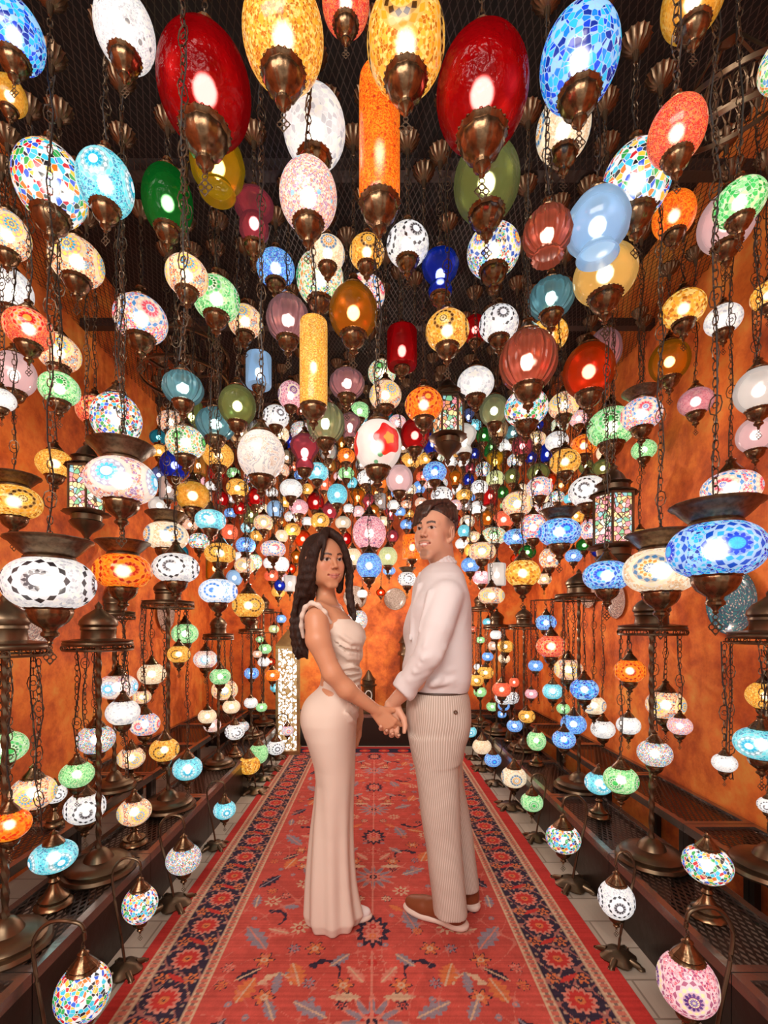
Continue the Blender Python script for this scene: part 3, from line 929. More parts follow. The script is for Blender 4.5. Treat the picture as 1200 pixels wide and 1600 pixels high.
for ln in LAMPS.strip().split('\n'):
    sh, pal, pat, *v = ln.split(); x, y, z, R, dish, st = [int(q) for q in v]; x, y, z, R = x/1000, y/1000, z/1000, R/1000
    ppx, ppy = px(x, y, z); big = R/y*F > 24
    a = ASP[sh]; glass = pat in 'gkpcmf'
    o = empty('glass_hanging_lamp' if glass else 'mosaic_hanging_lamp', (x, y, z))
    rot = math.atan2(-y, -x)+rnd.uniform(-.5, .5)
    lamp_body(o, sh, pal, pat, R, big, dish=bool(dish), bottom=sh != 'q', rot=rot)
    top = z+R*(a*.97+(.5 if dish else .66))
    if st: sx, sy, cz, sr, sb = STANDS[st-1]; end = cz-.01
    else: end = CEIL-.075
    L = max(.03, end-top); Lq = max(.05, round(L/.05)*.05)
    link('chain', shared(('ch', round(Lq, 2)), lambda: chain_mesh(Lq)), o, (0, 0, top-z), (1, 1, L/Lq), (0, 0, rnd.random()*3))
    if st:
        dv = Vector((sx-x, sy-y, 0)); dl = dv.length
        if dl > sr*.95:
            dv.normalize(); q0 = Vector((0, 0, end-z)); MB().tube([q0-dv*.004, q0, q0+dv*(dl-sr*.9)], .003, 6).build('hook', CHN, o)
    if not st: link('ceiling_rose', shared('can', canopy), o, (0, 0, CEIL-z))
    size = 'large' if R/y*F > 42 else 'small' if R/y*F < 17 else ''
    desc = ' '.join(q for q in (size, PAL[pal][0], PATN[pat] if sh != 'f' or pat != 'd' else 'mosaic', SHN[sh]) if q)
    o['category'] = 'hanging lamp'
    o['group'] = ('lamps hung on the %s stand' % STAND_NAME[st-1]) if st else ('glass lamps under the ceiling' if glass else 'mosaic lamps under the ceiling')
    REG.append([o, desc+(' lamp' if not dish else ' lamp under dish'), ppx, ppy, R/y*F])

# ------------------------------------------------------------------ floor stands
def stand(i, X, Y, cz, r, bz):
    o = empty('lamp_stand', (X, Y, bz)); h = cz-bz; s = r/.115
    tag(o, 'tall bronze floor stand with domed crown, the %s one' % STAND_NAME[i], 'lamp stand', 'floor stands on the shelves')
    MB().lathe([(0, 0), (.12*s, 0), (.125*s, .008), (.12*s, .02), (.105*s, .024), (.11*s, .034), (.10*s, .045), (.075*s, .05), (.05*s, .055), (.04*s, .075), (.022*s, .095), (.0, .1)], 40, flute=24, fl=.01).build('base', BRZD, o)
    n = 60; MB().tube([(.0, .0, .08+(h-.08)*j/n) for j in range(n+1)], [.0105+.0022*math.sin(j*1.3) for j in range(n+1)], 6, twist=.35).build('pole', BRZD, o)
    b = MB(); b.lathe([(0, h+.0), (r*.96, h+.0), (r, h+.006), (r, h+.012), (r*.97, h+.016), (r*1.0, h+.022), (r*.5, h+.03), (r*.48, h+.06), (r*.52, h+.066), (r*.5, h+.075), (r*.56, h+.085), (r*.54, h+.10), (r*.42, h+.12), (r*.25, h+.135), (r*.1, h+.15), (r*.12, h+.16), (0, h+.18)], 36, flute=18, fl=.012)
    b.build('crown', BRZD, o)
    b = MB(); b.lathe([(r*.97, h-.02), (r*1.01, h-.018), (r*1.01, h-.012), (r*.97, h-.012)], 36)
    for j in range(22):
        a = 2*PI*j/22; b.ring((r*.985*math.cos(a), r*.985*math.sin(a), h-.007), .008*s, .0022, 'x' if abs(math.cos(a)) > .7 else 'y', 6, 3)
    b.build('pierced_rim', BRZD, o)
    for j in range(3):
        a = j*2.1+i; qx, qy = X+r*.9*math.cos(a), Y+r*.9*math.sin(a)
        if any(math.hypot(t[0].location.x-qx, t[0].location.y-qy) < t[4]*Y/F+.02 and t[0].location.z < cz+.05 for t in REG): continue
        link('chain', shared(('ch', round(max(.1, round(h*.6/.05)*.05), 2)), lambda: chain_mesh(max(.1, round(h*.6/.05)*.05))), o, (r*.9*math.cos(a), r*.9*math.sin(a), h*.4-.02))
for i, s in enumerate(STANDS): stand(i, *s)

# ------------------------------------------------------------------ table lamps on the shelves
def table_lamp(X, Y, bz, gz, R, sh, pal, pat, lab):
    o = empty('table_lamp', (X, Y, bz)); a = ASP[sh]; h = gz-bz-R*a; s = R
    tag(o, lab, 'table lamp', 'table lamps on the shelves')
    big = R/Y*F > 20
    MB().lathe([(0, 0), (s*.78, 0), (s*.82, .006), (s*.76, .014), (s*.62, .02), (s*.64, .03), (s*.45, h*.32), (s*.25, h*.5), (s*.16, h*.62), (s*.26, h*.7), (s*.16, h*.78), (s*.3, h*.9), (s*.5, h*.98), (s*.52, h*1.02), (s*.3, h*1.03)], 32, flute=16, fl=.02).build('base', BRZ, o)
    lamp_body(o, sh, pal, pat, R, big, gz-bz, True, False, rot=math.atan2(-Y, -X)+.3)
def at(pxx, pyy, Y): return (pxx-CX)/F*Y, CH-(pyy-CY)/F*Y
for pxx, pyy, w, sh, pal, pat, Y, bz, lab in (
    (84, 1338, 80, 'f', 'T', 'd', 1.62, .25, 'turquoise flattened mosaic table lamp on the low left shelf'),
    (85, 1240, 42, 'o', 'W', 'd', 1.97, .38, 'white mosaic table lamp on the upper left shelf near the left edge'),
    (210, 1268, 56, 'o', 'S', 'd', 2.08, .25, 'orange and blue sunburst table lamp on the low left shelf'),
    (205, 1184, 46, 'o', 'S', 'd', 2.55, .38, 'small sunburst table lamp on upper left shelf behind the second stand'),
    (367, 1143, 32, 'o', 'W', 'd', 3.5, .25, 'small white rosette table lamp at far end of low left shelf'),
    (1105, 1350, 84, 'o', 'M', 't', 1.56, .25, 'multicoloured mosaic table lamp on the low right shelf near the right edge'),
    (936, 1223, 47, 'o', 'T', 'd', 2.38, .25, 'turquoise mosaic table lamp on the low right shelf behind the tall stand'),
    (838, 1157, 31, 's', 'G', 'd', 3.27, .25, 'small pale green mosaic table lamp on the low right shelf'),
    (798, 1090, 27, 'o', 'W', 'd', 3.95, .25, 'small white rosette table lamp at the far end of the low right shelf')):
    X, gz = at(pxx, pyy, Y); R = w/2/F*Y/math.sqrt(1+((pxx-CX)/F)**2)
    table_lamp(X, Y, bz, gz, R, sh, pal, pat, lab)

# ------------------------------------------------------------------ swan-neck lamps standing on the floor beside the rug
def swan(X, Y, gx, gy, gz, R, sh, pal, pat, lab):
    o = empty('swan_neck_lamp', (X, Y, 0)); a = ASP[sh]; side = 1 if X > 0 else -1
    tag(o, lab, 'floor lamp', 'swan-neck lamps beside the rug')
    b = MB(); s = R/.055
    b.lathe([(0, 0.008), (.05*s, .008), (.052*s, .014), (.042*s, .022), (.036*s, .03), (.018*s, .036), (0, .04)], 24, flute=4, fl=.12)
    for k in range(4):
        c_, s_ = math.cos(PI/4+k*PI/2), math.sin(PI/4+k*PI/2); b.tube([(.035*s*c_, .035*s*s_, .018), (.06*s*c_, .06*s*s_, .012), (.07*s*c_, .07*s*s_, .005)], [.012*s, .009*s, .005*s], 8)
        b.ring((.066*s*c_, .066*s*s_, .006), .01*s, .004*s, 'z', 6, 4)
    b.build('base', BRZD, o)
    lx, ly = gx-X, gy-Y; top = gz+R*(a*.97+.7); H = top+R*1.1; out = side*R*1.05
    pts = []; P = [(0, 0, .035), (out*.25, 0, H*.35), (out*.8+lx*.2, ly*.2, H*.68), (out*.95+lx*.3, ly*.4, H*.88), (out*.55+lx*.5, ly*.6, H*1.0), (lx+out*.12, ly, H*.985), (lx-out*.06, ly, top+R*.38)]
    for i in range(len(P)-1):
        p0, p1, p2, p3 = [Vector(P[max(0, min(len(P)-1, j))]) for j in (i-1, i, i+1, i+2)]
        for q in range(6):
            t = q/6; pts.append(.5*((2*p1)+(p2-p0)*t+(2*p0-5*p1+4*p2-p3)*t*t+(3*p1-p0-3*p2+p3)*t**3))
    pts.append(Vector(P[-1]))
    MB().tube(pts, .0048*max(1, s*.9), 8).build('neck', BRZD, o)
    g = empty('shade', (lx, ly, gz)); g.parent = o
    bb = MB(); z = .0
    for i in range(max(2, int(R*.42/.012))): bb.ring((lx, ly, top+.004+i*.0115), .006, .0016, 'x' if i % 2 else 'y', 8, 3, sz=1.5)
    bb.build('chain', CHN, o)
    big = R/Y*F > 20
    gl = link('globe', globe_mesh(sh, pal, pat, big), g, (0, 0, 0), R, (0, 0, math.atan2(-gy, -gx)+.2))
    link('top_cap', shared(('ct', big), lambda: cap_top(big)), g, (0, 0, R*a*.97), R*1.1)
    link('bottom_cap', shared(('cb', big), lambda: cap_bot(big)), g, (0, 0, -R*a*.97), R*.9)
    link('finial', shared('fin', finial), g, (0, 0, -R*a*.97-R*.8), R*.8)
SW = ((130, 1550, 94, 's', 'M', 't', None, None, 'multicoloured mosaic swan-neck lamp in the bottom left corner'),
    (219, 1413, 58, 's', 'M', 't', 210, 1520, 'small rainbow mosaic swan-neck lamp, second from bottom left'),
    (287, 1342, 57, 'o', 'M', 'b', 278, 1415, 'beaded rainbow swan-neck lamp on the left, third from the front'),
    (351, 1265, 36, 'o', 'T', 'd', 348, 1325, 'turquoise swan-neck lamp on the left of the rug'),
    (389, 1220, 36, 'o', 'A', 'x', 402, 1238, 'amber tiled swan-neck lamp on the left of the rug'),
    (404, 1192, 31, 's', 'G', 'b', 412, 1218, 'green beaded swan-neck lamp on the left of the rug'),
    (431, 1170, 29, 'o', 'W', 'd', 427, 1203, 'white rosette swan-neck lamp near the tall white lantern'),
    (449, 1141, 20, 'o', 'K', 'd', 442, 1186, 'tiny pink spotted swan-neck lamp in front of the tall white lantern'),
    (1074, 1536, 102, 's', 'P', 'd', None, None, 'pink mosaic swan-neck lamp with purple star in the bottom right corner'),
    (963, 1405, 60, 's', 'W', 'd', 966, 1500, 'white mosaic swan-neck lamp right of the rug, second from the front'),
    (880, 1310, 56, 'o', 'M', 't', 895, 1385, 'colourful mosaic swan-neck lamp right of the rug, third from the front'),
    (831, 1253, 36, 'o', 'G', 'd', 838, 1312, 'green swan-neck lamp right of the rug'),
    (803, 1221, 41, 'o', 'C', 'd', 796, 1262, 'cream and blue swan-neck lamp right of the rug'),
    (770, 1187, 27, 'o', 'B', 'd', 772, 1226, 'blue swan-neck lamp with red dot right of the rug'),
    (753, 1166, 30, 'o', 'C', 'b', 752, 1203, 'cream beaded swan-neck lamp behind the man'),
    (734, 1143, 22, 'o', 'T', 'd', 738, 1186, 'farthest turquoise swan-neck lamp behind the man'))
for pxx, pyy, w, sh, pal, pat, bx, by, lab in SW:
    if by: Y = CH*F/(by-CY); X = (bx-CX)/F*Y
    else: Y = 1.29 if pxx < 600 else 1.27; X = -.925 if pxx < 600 else .94
    X = math.copysign(min(max(abs(X), .90), .93 if X < 0 else .96), X)
    R = w/2/F*Y/math.sqrt(1+((pxx-CX)/F)**2); gx, gz = at(pxx, pyy, Y); gz = max(gz, R*(ASP[sh]+1.15)+.045); 
    swan(X, Y, gx, Y, gz, R, sh, pal, pat, lab)

# ------------------------------------------------------------------ lanterns
def stained():
    t = NT('lit_stained_panes'); ob = t.coord(); a = t.n('ShaderNodeTexVoronoi'); b = t.n('ShaderNodeTexVoronoi', feature='DISTANCE_TO_EDGE')
    for q in (a, b): q.inputs['Scale'].default_value = 55; t.set(q.inputs['Vector'], ob)
    s = t.n('ShaderNodeSeparateColor'); t.set(s.inputs[0], a.outputs['Color'])
    c = t.ramp(s.outputs[0], [(0, (.85, .3, .35)), (.2, (.95, .75, .35)), (.4, (.3, .6, .65)), (.55, (.95, .85, .7)), (.75, (.8, .35, .15)), (.9, (.2, .55, .3))])
    return finish_glow(t, t.mix(t.ma('LESS_THAN', b.outputs['Distance'], .07), c, (.04, .02, .015)), .9, .25)
STAINED = stained()
def hex_lantern(X, Y, zc, r, h, lab, cord_to=CEIL-.07):
    o = empty('stained_glass_lantern', (X, Y, zc)); tag(o, lab, 'lantern')
    MB().lathe([(r*.93, -h/2), (r*.93, h/2)], 6).build('glass_panes', STAINED, o, smooth=False)
    b = MB()
    for k in range(6):
        a = k*PI/3; b.tube([(r*math.cos(a), r*math.sin(a), -h/2), (r*math.cos(a), r*math.sin(a), h/2)], r*.07, 6)
    for z in (-h/2, h/2): b.lathe([(r*.8, z-.006), (r*1.08, z-.006), (r*1.08, z+.006), (r*.8, z+.006)], 6)
    b.build('frame', BRZD, o, smooth=False)
    MB().lathe([(r*1.15, h/2+.005), (r*.95, h/2+r*.2), (r*.75, h/2+r*.25), (r*.72, h/2+r*.5), (r*.85, h/2+r*.6), (r*.6, h/2+r*.75), (r*.4, h/2+r*1.1), (r*.15, h/2+r*1.35), (r*.2, h/2+r*1.45), (0, h/2+r*1.7)], 24, flute=12, fl=.03).build('domed_top', BRZD, o)
    MB().lathe([(r*1.25, -h/2-.004), (r*1.2, -h/2-r*.12), (r*.8, -h/2-r*.2), (r*.75, -h/2-r*.5), (r*.9, -h/2-r*.6), (r*.7, -h/2-r*.9), (r*.3, -h/2-r*1.2), (r*.12, -h/2-r*1.5), (r*.2, -h/2-r*1.6), (0, -h/2-r*1.9)], 24, flute=12, fl=.03).build('bottom_drop', BRZD, o)
    L = cord_to-(zc+h/2+r*1.68)
    if L > 0:
        Lq = max(.05, round(L/.05)*.05); link('chain', shared(('ch', round(Lq, 2)), lambda: chain_mesh(Lq)), o, (0, 0, h/2+r*1.68), (1, 1, L/Lq)); link('ceiling_rose', shared('can', canopy), o, (0, 0, CEIL-zc))
hex_lantern(1.03, 1.97, 1.70, .085, .215, 'six-sided stained glass lantern hanging above the tall right stand')
hex_lantern(.32, 2.02, 2.165, .068, .16, 'six-sided bronze lantern with orange panes hanging above the man')
hex_lantern(-1.27, 2.0, 1.84, .075, .19, 'dark framed stained lantern hanging by the left wall')
# tall white lantern on the floor at the back left, and the ones on the back bench
def lit_lattice(name, c, scale):
    t = NT(name); v = t.n('ShaderNodeTexVoronoi'); v.inputs['Scale'].default_value = scale; t.set(v.inputs['Vector'], t.coord())
    k = t.ma('LESS_THAN', v.outputs['Distance'], .5); return finish_glow(t, t.mix(k, (.25, .15, .06), c), 1.3, 0)
PIERCED = lit_lattice('lit_white_lattice', (1, .97, .92), 38)
WSIDE = NT('pale_lit_side'); WSIDE.p.inputs['Base Color'].default_value = (.6, .75, .85, 1); WSIDE.p.inputs['Emission Color'].default_value = (.6, .78, .9, 1); WSIDE.p.inputs['Emission Strength'].default_value = .6
GOLD = bronze('gilt_metal', (.5, .32, .14), .35)
def box_lantern(X, Y, z0, wd, h, lab, front, rz=0., roof=.8):
    o = empty('tall_lantern', (X, Y, z0), rz); tag(o, lab, 'lantern'); a = wd/2
    MB().box(-a*.86, a*.86, -a*.86, a*.86, .05, h-.02).build('lit_panels', front, o, smooth=False)
    b = MB()
    for sx in (-1, 1):
        for sy in (-1, 1): b.box(sx*a-.012, sx*a+.012, sy*a-.012, sy*a+.012, 0, h)
    b.box(-a-.02, a+.02, -a-.02, a+.02, 0, .045); b.box(-a-.012, a+.012, -a-.012, a+.012, h-.02, h+.01)
    for sy in (-1, 1):
        for sx in (-.5, .5):
            b.box(sx*a-.003, sx*a+.003, sy*a*.9-.004, sy*a*.9+.004, .04, h)
        k = int(h/.11)
        for i in range(k): b.ring((0, sy*a*.93, .1+i*.105), .03, .005, 'y', 4, 4, sz=1.4)
    b.build('frame', GOLD, o, smooth=False)
    c = a+.02; MB().add([(-c, -c, h+.01), (c, -c, h+.01), (c, c, h+.01), (-c, c, h+.01), (0, 0, h+.01+wd*roof)], [(0, 1, 4), (1, 2, 4), (2, 3, 4), (3, 0, 4), (0, 3, 2, 1)]).build('roof', GOLD, o, smooth=False)
    MB().ring((0, 0, h+wd*roof+.02), .022, .004, 'y').build('handle', GOLD, o)
box_lantern(-.865, 4.50, 0.001, .2, 1.05, 'tall white lit lantern with gilt lattice standing behind the woman', PIERCED, .12)
DIMP = lit_lattice('dim_pierced_brass', (.55, .5, .42), 45)
def pagoda(X, Y, z0, r, h, lab):
    o = empty('pierced_lantern', (X, Y, z0)); tag(o, lab, 'lantern')
    MB().lathe([(0, 0), (r, 0), (r, .02), (r*.8, .035), (r*.78, .06)], 8).build('base', BRZD, o, smooth=False)
    MB().lathe([(r*.76, .05), (r*.76, h*.62)], 8).build('pierced_body', BRZ, o, smooth=False)
    MB().ring((0, -r*.78, h*.42), r*.38, .006, 'y', 12, 5, sz=1.5).build('white_ornament', simple('white_enamel', (.7, .68, .65), .4), o)
    MB().lathe([(r*.9, h*.62), (r*.92, h*.65), (r*.7, h*.68), (r*.72, h*.74), (r*.85, h*.76), (r*.5, h*.84), (r*.2, h*.95), (0, h)], 16, flute=8, fl=.04).build('roof', BRZD, o)
pagoda(.345, 4.86, .331, .115, .98, 'tall dark bronze lantern with white ornament on the back bench')
pagoda(-.075, 4.84, .331, .09, .46, 'short bronze pagoda lantern on the back bench between the couple')
o = empty('pole_lamp', (-.2, 4.92, .331)); tag(o, 'mosaic globe lamp on a thin pole between the couple', 'floor lamp')
MB().lathe([(0, 0), (.09, 0), (.09, .015), (.05, .03), (.02, .06), (0, .07)], 24).build('base', BRZD, o)
MB().tube([(0, 0, .05), (0, 0, .78)], .009, 8).build('pole', BRZD, o)
lamp_body(o, 's', 'M', 'b', .112, False, .985, True, False)
MB().lathe([(.012, .76), (.02, .79), (.05, .83), (.062, .87), (.05, .885), (.01, .885)], 20).build('cup', BRZD, o)

# ------------------------------------------------------------------ pierced ring chandeliers under the ceiling
def chandelier(X, Y, z, r, tilt, lab):
    o = empty('ring_chandelier', (X, Y, z)); o.rotation_euler = tilt; tag(o, lab, 'chandelier')
    b = MB(); h = r*.32
    for q in (-h, h): b.lathe([(r*.98, q-.006), (r*1.03, q-.006), (r*1.03, q+.006), (r*.98, q+.006), (r*.98, q-.006)], 40)
    b.build('rim', BRZD, o)
    b = MB(); n = 24
    for k in range(n):
        a = 2*PI*k/n; p = Vector((r*math.cos(a), r*math.sin(a), 0)); t = Vector((-math.sin(a), math.cos(a), 0)); pts = [p+t*(r*.1*math.cos(u*PI/3))+Vector((0, 0, h*.75*math.sin(u*PI/3))) for u in range(6)]
        b.tube(pts, .004, 4, closed=True)
    b.build('pierced_band', BRZD, o)
    b = MB()
    for k in range(4): a = k*PI/2; b.tube([(r*math.cos(a), r*math.sin(a), h), (r*.2*math.cos(a), r*.2*math.sin(a), h+r*.8)], .004, 5)
    b.lathe([(.0, h+r*.95), (r*.12, h+r*.9), (r*.24, h+r*.78), (r*.1, h+r*.7), (0, h+r*.68)], 16); b.build('hanger', BRZD, o)
chandelier(1.06, 1.36, 2.80, .13, (.35, -.3, 0), 'pierced bronze ring chandelier tilted in the upper right corner')
chandelier(-1.10, 2.62, 2.74, .24, (0, 0, 0), 'big pierced bronze ring chandelier high on the left')

# ------------------------------------------------------------------ painted plates on the walls
def plate_mat(a, b_, c):
    t = NT('painted_plate'); s = t.n('ShaderNodeSeparateXYZ'); t.set(s.inputs[0], t.coord())
    r = t.ma('SQRT', t.ma('ADD', t.ma('MULTIPLY', s.outputs[0], s.outputs[0]), t.ma('MULTIPLY', s.outputs[1], s.outputs[1])))
    th = t.ma('ARCTAN2', s.outputs[1], s.outputs[0])
    k = t.ma('GREATER_THAN', t.ma('SINE', t.ma('ADD', t.ma('MULTIPLY', th, 8.), t.ma('MULTIPLY', t.ma('SINE', t.ma('MULTIPLY', r, 30.)), 3.))), .1)
    v = t.n('ShaderNodeTexVoronoi'); v.inputs['Scale'].default_value = 12; t.set(v.inputs['Vector'], t.coord())
    col = t.mix(k, t.mix(t.ma('LESS_THAN', v.outputs['Distance'], .35), a, b_), c); t.set(t.p.inputs['Base Color'], col); t.p.inputs['Roughness'].default_value = .2; return t.m
pm = [plate_mat((.6, .52, .45), (.35, .08, .06), (.25, .2, .2)), plate_mat((.03, .25, .3), (.7, .68, .6), (.05, .12, .2)), plate_mat((.55, .45, .38), (.12, .06, .05), (.35, .28, .22))]
for x, y, z, r, m, wall, lab in ((XL, 2.34, 1.27, .15, 0, 'l', 'painted plate on the left wall below the big white lamp'), (XL, 3.1, 1.41, .13, 0, 'l', 'painted plate on the left wall beside the orange flat lamp'),
    (XL, 3.82, 1.37, .16, 2, 'l', 'painted plate on the left wall behind the third stand'), (XR, 2.13, 1.36, .155, 1, 'r', 'teal and white painted plate on the right wall'),
    (XR, 3.15, 1.42, .12, 0, 'r', 'oval patterned plate on the right wall under the stained lantern'), (XR, 3.55, 1.55, .16, 2, 'r', 'pinkish patterned plate on the right wall'),
    (.215, YB, 1.553, .122, 2, 'b', 'round lace patterned plate on the back wall between the couple'), (-.23, YB, 1.57, .13, 2, 'b', 'patterned plate on the back wall beside the hair of the woman')):
    rot = {'l': (0, PI/2, 0), 'r': (0, -PI/2, 0), 'b': (PI/2, 0, 0)}[wall]; off = {'l': (.003, 0, 0), 'r': (-.003, 0, 0), 'b': (0, -.003, 0)}[wall]
    o = MB().lathe([(0, .012), (.55, .014), (.7, .03/1), (.98, .12), (1, .13), (.97, .115), (.7, .0), (0, .0)], 40).build('wall_plate', pm[m], loc=(x+off[0], y+off[1], z), rot=rot, scale=r)
    tag(o, lab, 'plate')

# ------------------------------------------------------------------ the couple: bodies and clothes grown from blended rounded volumes
def W(pxx, pyy, dy=0.):
    Y = 1.9+dy; return np.array(((pxx-CX)/F*Y, Y, CH-(pyy-CY)/F*Y))
class Frame:
    def __init__(s, o, yaw=0., pitch=0., roll=0., sc=1.):
        s.o = np.array(o, float); cy, sy = math.cos(yaw), math.sin(yaw); cp, sp = math.cos(pitch), math.sin(pitch); cr, sr = math.cos(roll), math.sin(roll)
        s.R = np.array(((cy, -sy, 0), (sy, cy, 0), (0, 0, 1)))@np.array(((1, 0, 0), (0, cp, -sp), (0, sp, cp)))@np.array(((cr, 0, sr), (0, 1, 0), (-sr, 0, cr))); s.s = sc
    def loc(s, X, Y, Z):
        a, b, c = X-s.o[0], Y-s.o[1], Z-s.o[2]; R = s.R
        return [(R[0, i]*a+R[1, i]*b+R[2, i]*c)/s.s for i in range(3)]
    def w(s, p): return s.o+s.R@(np.array(p, float)*s.s)
ID = Frame((0, 0, 0))
class Vol:
    def __init__(s): s.p = []
    def cap(s, a, b, r1, r2=None, k=.02, fr=ID, neg=False):
        r2 = r1 if r2 is None else r2; a, b = fr.w(a), fr.w(b); r1, r2 = r1*fr.s, r2*fr.s
        m = max(r1, r2); lo, hi = np.minimum(a, b)-m, np.maximum(a, b)+m; d = b-a; L = max(1e-9, d@d)
        def f(X, Y, Z):
            x, y, z = X-a[0], Y-a[1], Z-a[2]; h = np.clip((x*d[0]+y*d[1]+z*d[2])/L, 0, 1)
            return np.sqrt((x-h*d[0])**2+(y-h*d[1])**2+(z-h*d[2])**2)-(r1+(r2-r1)*h)
        s.p.append((f, lo, hi, k, neg)); return s
    def ell(s, c, r, k=.02, fr=ID, neg=False, yaw=0., pitch=0., roll=0.):
        g = Frame(fr.w(c), 0, 0, 0, fr.s); g.R = fr.R@Frame((0, 0, 0), yaw, pitch, roll).R; m = max(r)*fr.s; c0 = g.o
        def f(X, Y, Z):
            x, y, z = g.loc(X, Y, Z); k0 = np.sqrt((x/r[0])**2+(y/r[1])**2+(z/r[2])**2); k1 = np.sqrt((x/r[0]**2)**2+(y/r[1]**2)**2+(z/r[2]**2)**2)+1e-9
            return k0*(k0-1)/k1*fr.s
        s.p.append((f, c0-m, c0+m, k, neg)); return s
    def loft(s, secs, k=.01, disp=None, neg=False, p=2.):
        A = np.array(sorted(secs)); z, cx, cy, rx, ry = A.T
        lo = np.array(((cx-rx).min(), (cy-ry).min(), z[0]))-.01; hi = np.array(((cx+rx).max(), (cy+ry).max(), z[-1]))+.01
        def f(X, Y, Z):
            a, b, c, d = [np.interp(Z, z, q) for q in (cx, cy, rx, ry)]
            u, v = np.abs(X-a), np.abs(Y-b); k0 = ((u/c)**p+(v/d)**p)**(1/p); k1 = np.sqrt((u/c**2)**2+(v/d**2)**2)+1e-6
            q = np.where(k0 > .3, k0*(k0-1)/k1, -.7*np.minimum(c, d))
            if disp is not None: q = q+disp(X, Y, Z)
            return np.maximum(q, np.maximum(Z-z[-1], z[0]-Z))
        s.p.append((f, lo, hi, k, neg)); return s
    def field(s, lo, hi, h):
        lo, hi = np.array(lo), np.array(hi); n = np.ceil((hi-lo)/h).astype(int)+1; ax = [lo[i]+h*np.arange(n[i]) for i in range(3)]
        G = np.full(n, .05, np.float32)
        for f, a, b, k, neg in s.p:
            pad = k+2*h+.004; i0 = np.maximum(0, np.floor((a-pad-lo)/h).astype(int)); i1 = np.minimum(n, np.ceil((b+pad-lo)/h).astype(int)+1)
            if (i1 <= i0).any(): continue
            sl = tuple(slice(i0[q], i1[q]) for q in range(3)); X = ax[0][sl[0], None, None]; Y = ax[1][None, sl[1], None]; Z = ax[2][None, None, sl[2]]
            d = f(X, Y, Z).astype(np.float32); g = G[sl]
            if neg: d = -d; hh = np.maximum(k-np.abs(g-d), 0)/k; G[sl] = np.maximum(g, d)+hh*hh*k/4
            else: hh = np.maximum(k-np.abs(g-d), 0)/k; G[sl] = np.minimum(g, d)-hh*hh*k/4
        return G, lo
    def bounds(s, pad=.02):
        P = [q for q in s.p if not q[4]]; return np.min([q[1] for q in P], 0)-pad, np.max([q[2] for q in P], 0)+pad
def nets(G, lo, h):
    """surface of the zero level, one vertex per crossed cell"""
    s = G < 0; n = np.array(G.shape); c = np.zeros(n-1, np.int8)
    off = [(i, j, k) for i in (0, 1) for j in (0, 1) for k in (0, 1)]
    cut = lambda A, o: A[o[0]:o[0]+n[0]-1, o[1]:o[1]+n[1]-1, o[2]:o[2]+n[2]-1]
    for o in off: c += cut(s, o)
    act = (c > 0) & (c < 8); I = np.argwhere(act); idx = np.full(n-1, -1, np.int64); idx[act] = np.arange(len(I))
    acc = np.zeros((len(I), 3)); cnt = np.zeros(len(I)); val = {o: G[I[:, 0]+o[0], I[:, 1]+o[1], I[:, 2]+o[2]] for o in off}
    for a in off:
        for ax in range(3):
            if a[ax]: continue
            b = list(a); b[ax] = 1; b = tuple(b); va, vb = val[a], val[b]; m = (va < 0) != (vb < 0); t = np.where(m, va/np.where(m, va-vb, 1), 0)
            p = np.tile(np.array(a, float), (len(I), 1)); p[:, ax] += t; acc[m] += p[m]; cnt[m] += 1
    V = lo+h*(I+acc/cnt[:, None]); Q = []
    for ax in range(3):
        u, v = (ax+1) % 3, (ax+2) % 3; sl0 = [slice(None)]*3; sl1 = [slice(None)]*3; sl0[ax] = slice(0, -1); sl1[ax] = slice(1, None)
        e = s[tuple(sl0)] != s[tuple(sl1)]; E = np.argwhere(e); E = E[(E[:, u] > 0) & (E[:, v] > 0) & (E[:, u] < n[u]-1) & (E[:, v] < n[v]-1)]
        q = []
        for du, dv in ((1, 1), (0, 1), (0, 0), (1, 0)):
            P = E.copy(); P[:, u] -= du; P[:, v] -= dv; q.append(idx[P[:, 0], P[:, 1], P[:, 2]])
        q = np.stack(q, 1); ins = s[E[:, 0], E[:, 1], E[:, 2]]; q[~ins] = q[~ins][:, ::-1]; Q.append(q)
    Q = np.concatenate(Q); return V, Q[(Q >= 0).all(1)]
def grow(vol, h, fine=()):
    """mesh the volume; boxes in 'fine' get a finer grid"""
    lo, hi = vol.bounds(); V, Q = nets(*vol.field(lo, hi, h), h); Vs, Qs = [], []
    keep = np.ones(len(Q), bool); cen = V[Q].mean(1)
    for a, b, hf in fine:
        a, b = np.array(a), np.array(b); keep &= ~((cen > a+.002) & (cen < b-.002)).all(1)
        v, q = nets(*vol.field(a-.01, b+.01, hf), hf); cc = v[q].mean(1); q = q[((cc > a) & (cc < b)).all(1)]; Vs.append(v); Qs.append(q)
    Vs = [V]+Vs; Qs = [Q[keep]]+Qs; n = 0; out = []
    for v, q in zip(Vs, Qs): out.append(q+n); n += len(v)
    V = np.concatenate(Vs); Q = np.concatenate(out); used = np.zeros(len(V), bool); used[Q.ravel()] = True; m = np.cumsum(used)-1
    return V[used], m[Q]
def dirmat(name, attr=True, rough=.55, col=None, spec=.35, sss=0.):
    t = NT(name)
    if attr: t.set(t.p.inputs['Base Color'], t.n('ShaderNodeAttribute', attribute_name='Col').outputs[0])
    else: t.p.inputs['Base Color'].default_value = c4(col)
    t.p.inputs['Roughness'].default_value = rough; t.p.inputs['Specular IOR Level'].default_value = spec
    if sss: t.p.inputs['Subsurface Weight'].default_value = sss; t.p.inputs['Subsurface Radius'].default_value = (.012, .005, .003); t.p.inputs['Subsurface Scale'].default_value = .6
    return t
def lerp(a, b, t): return np.array(a)+(np.array(b)-np.array(a))*t
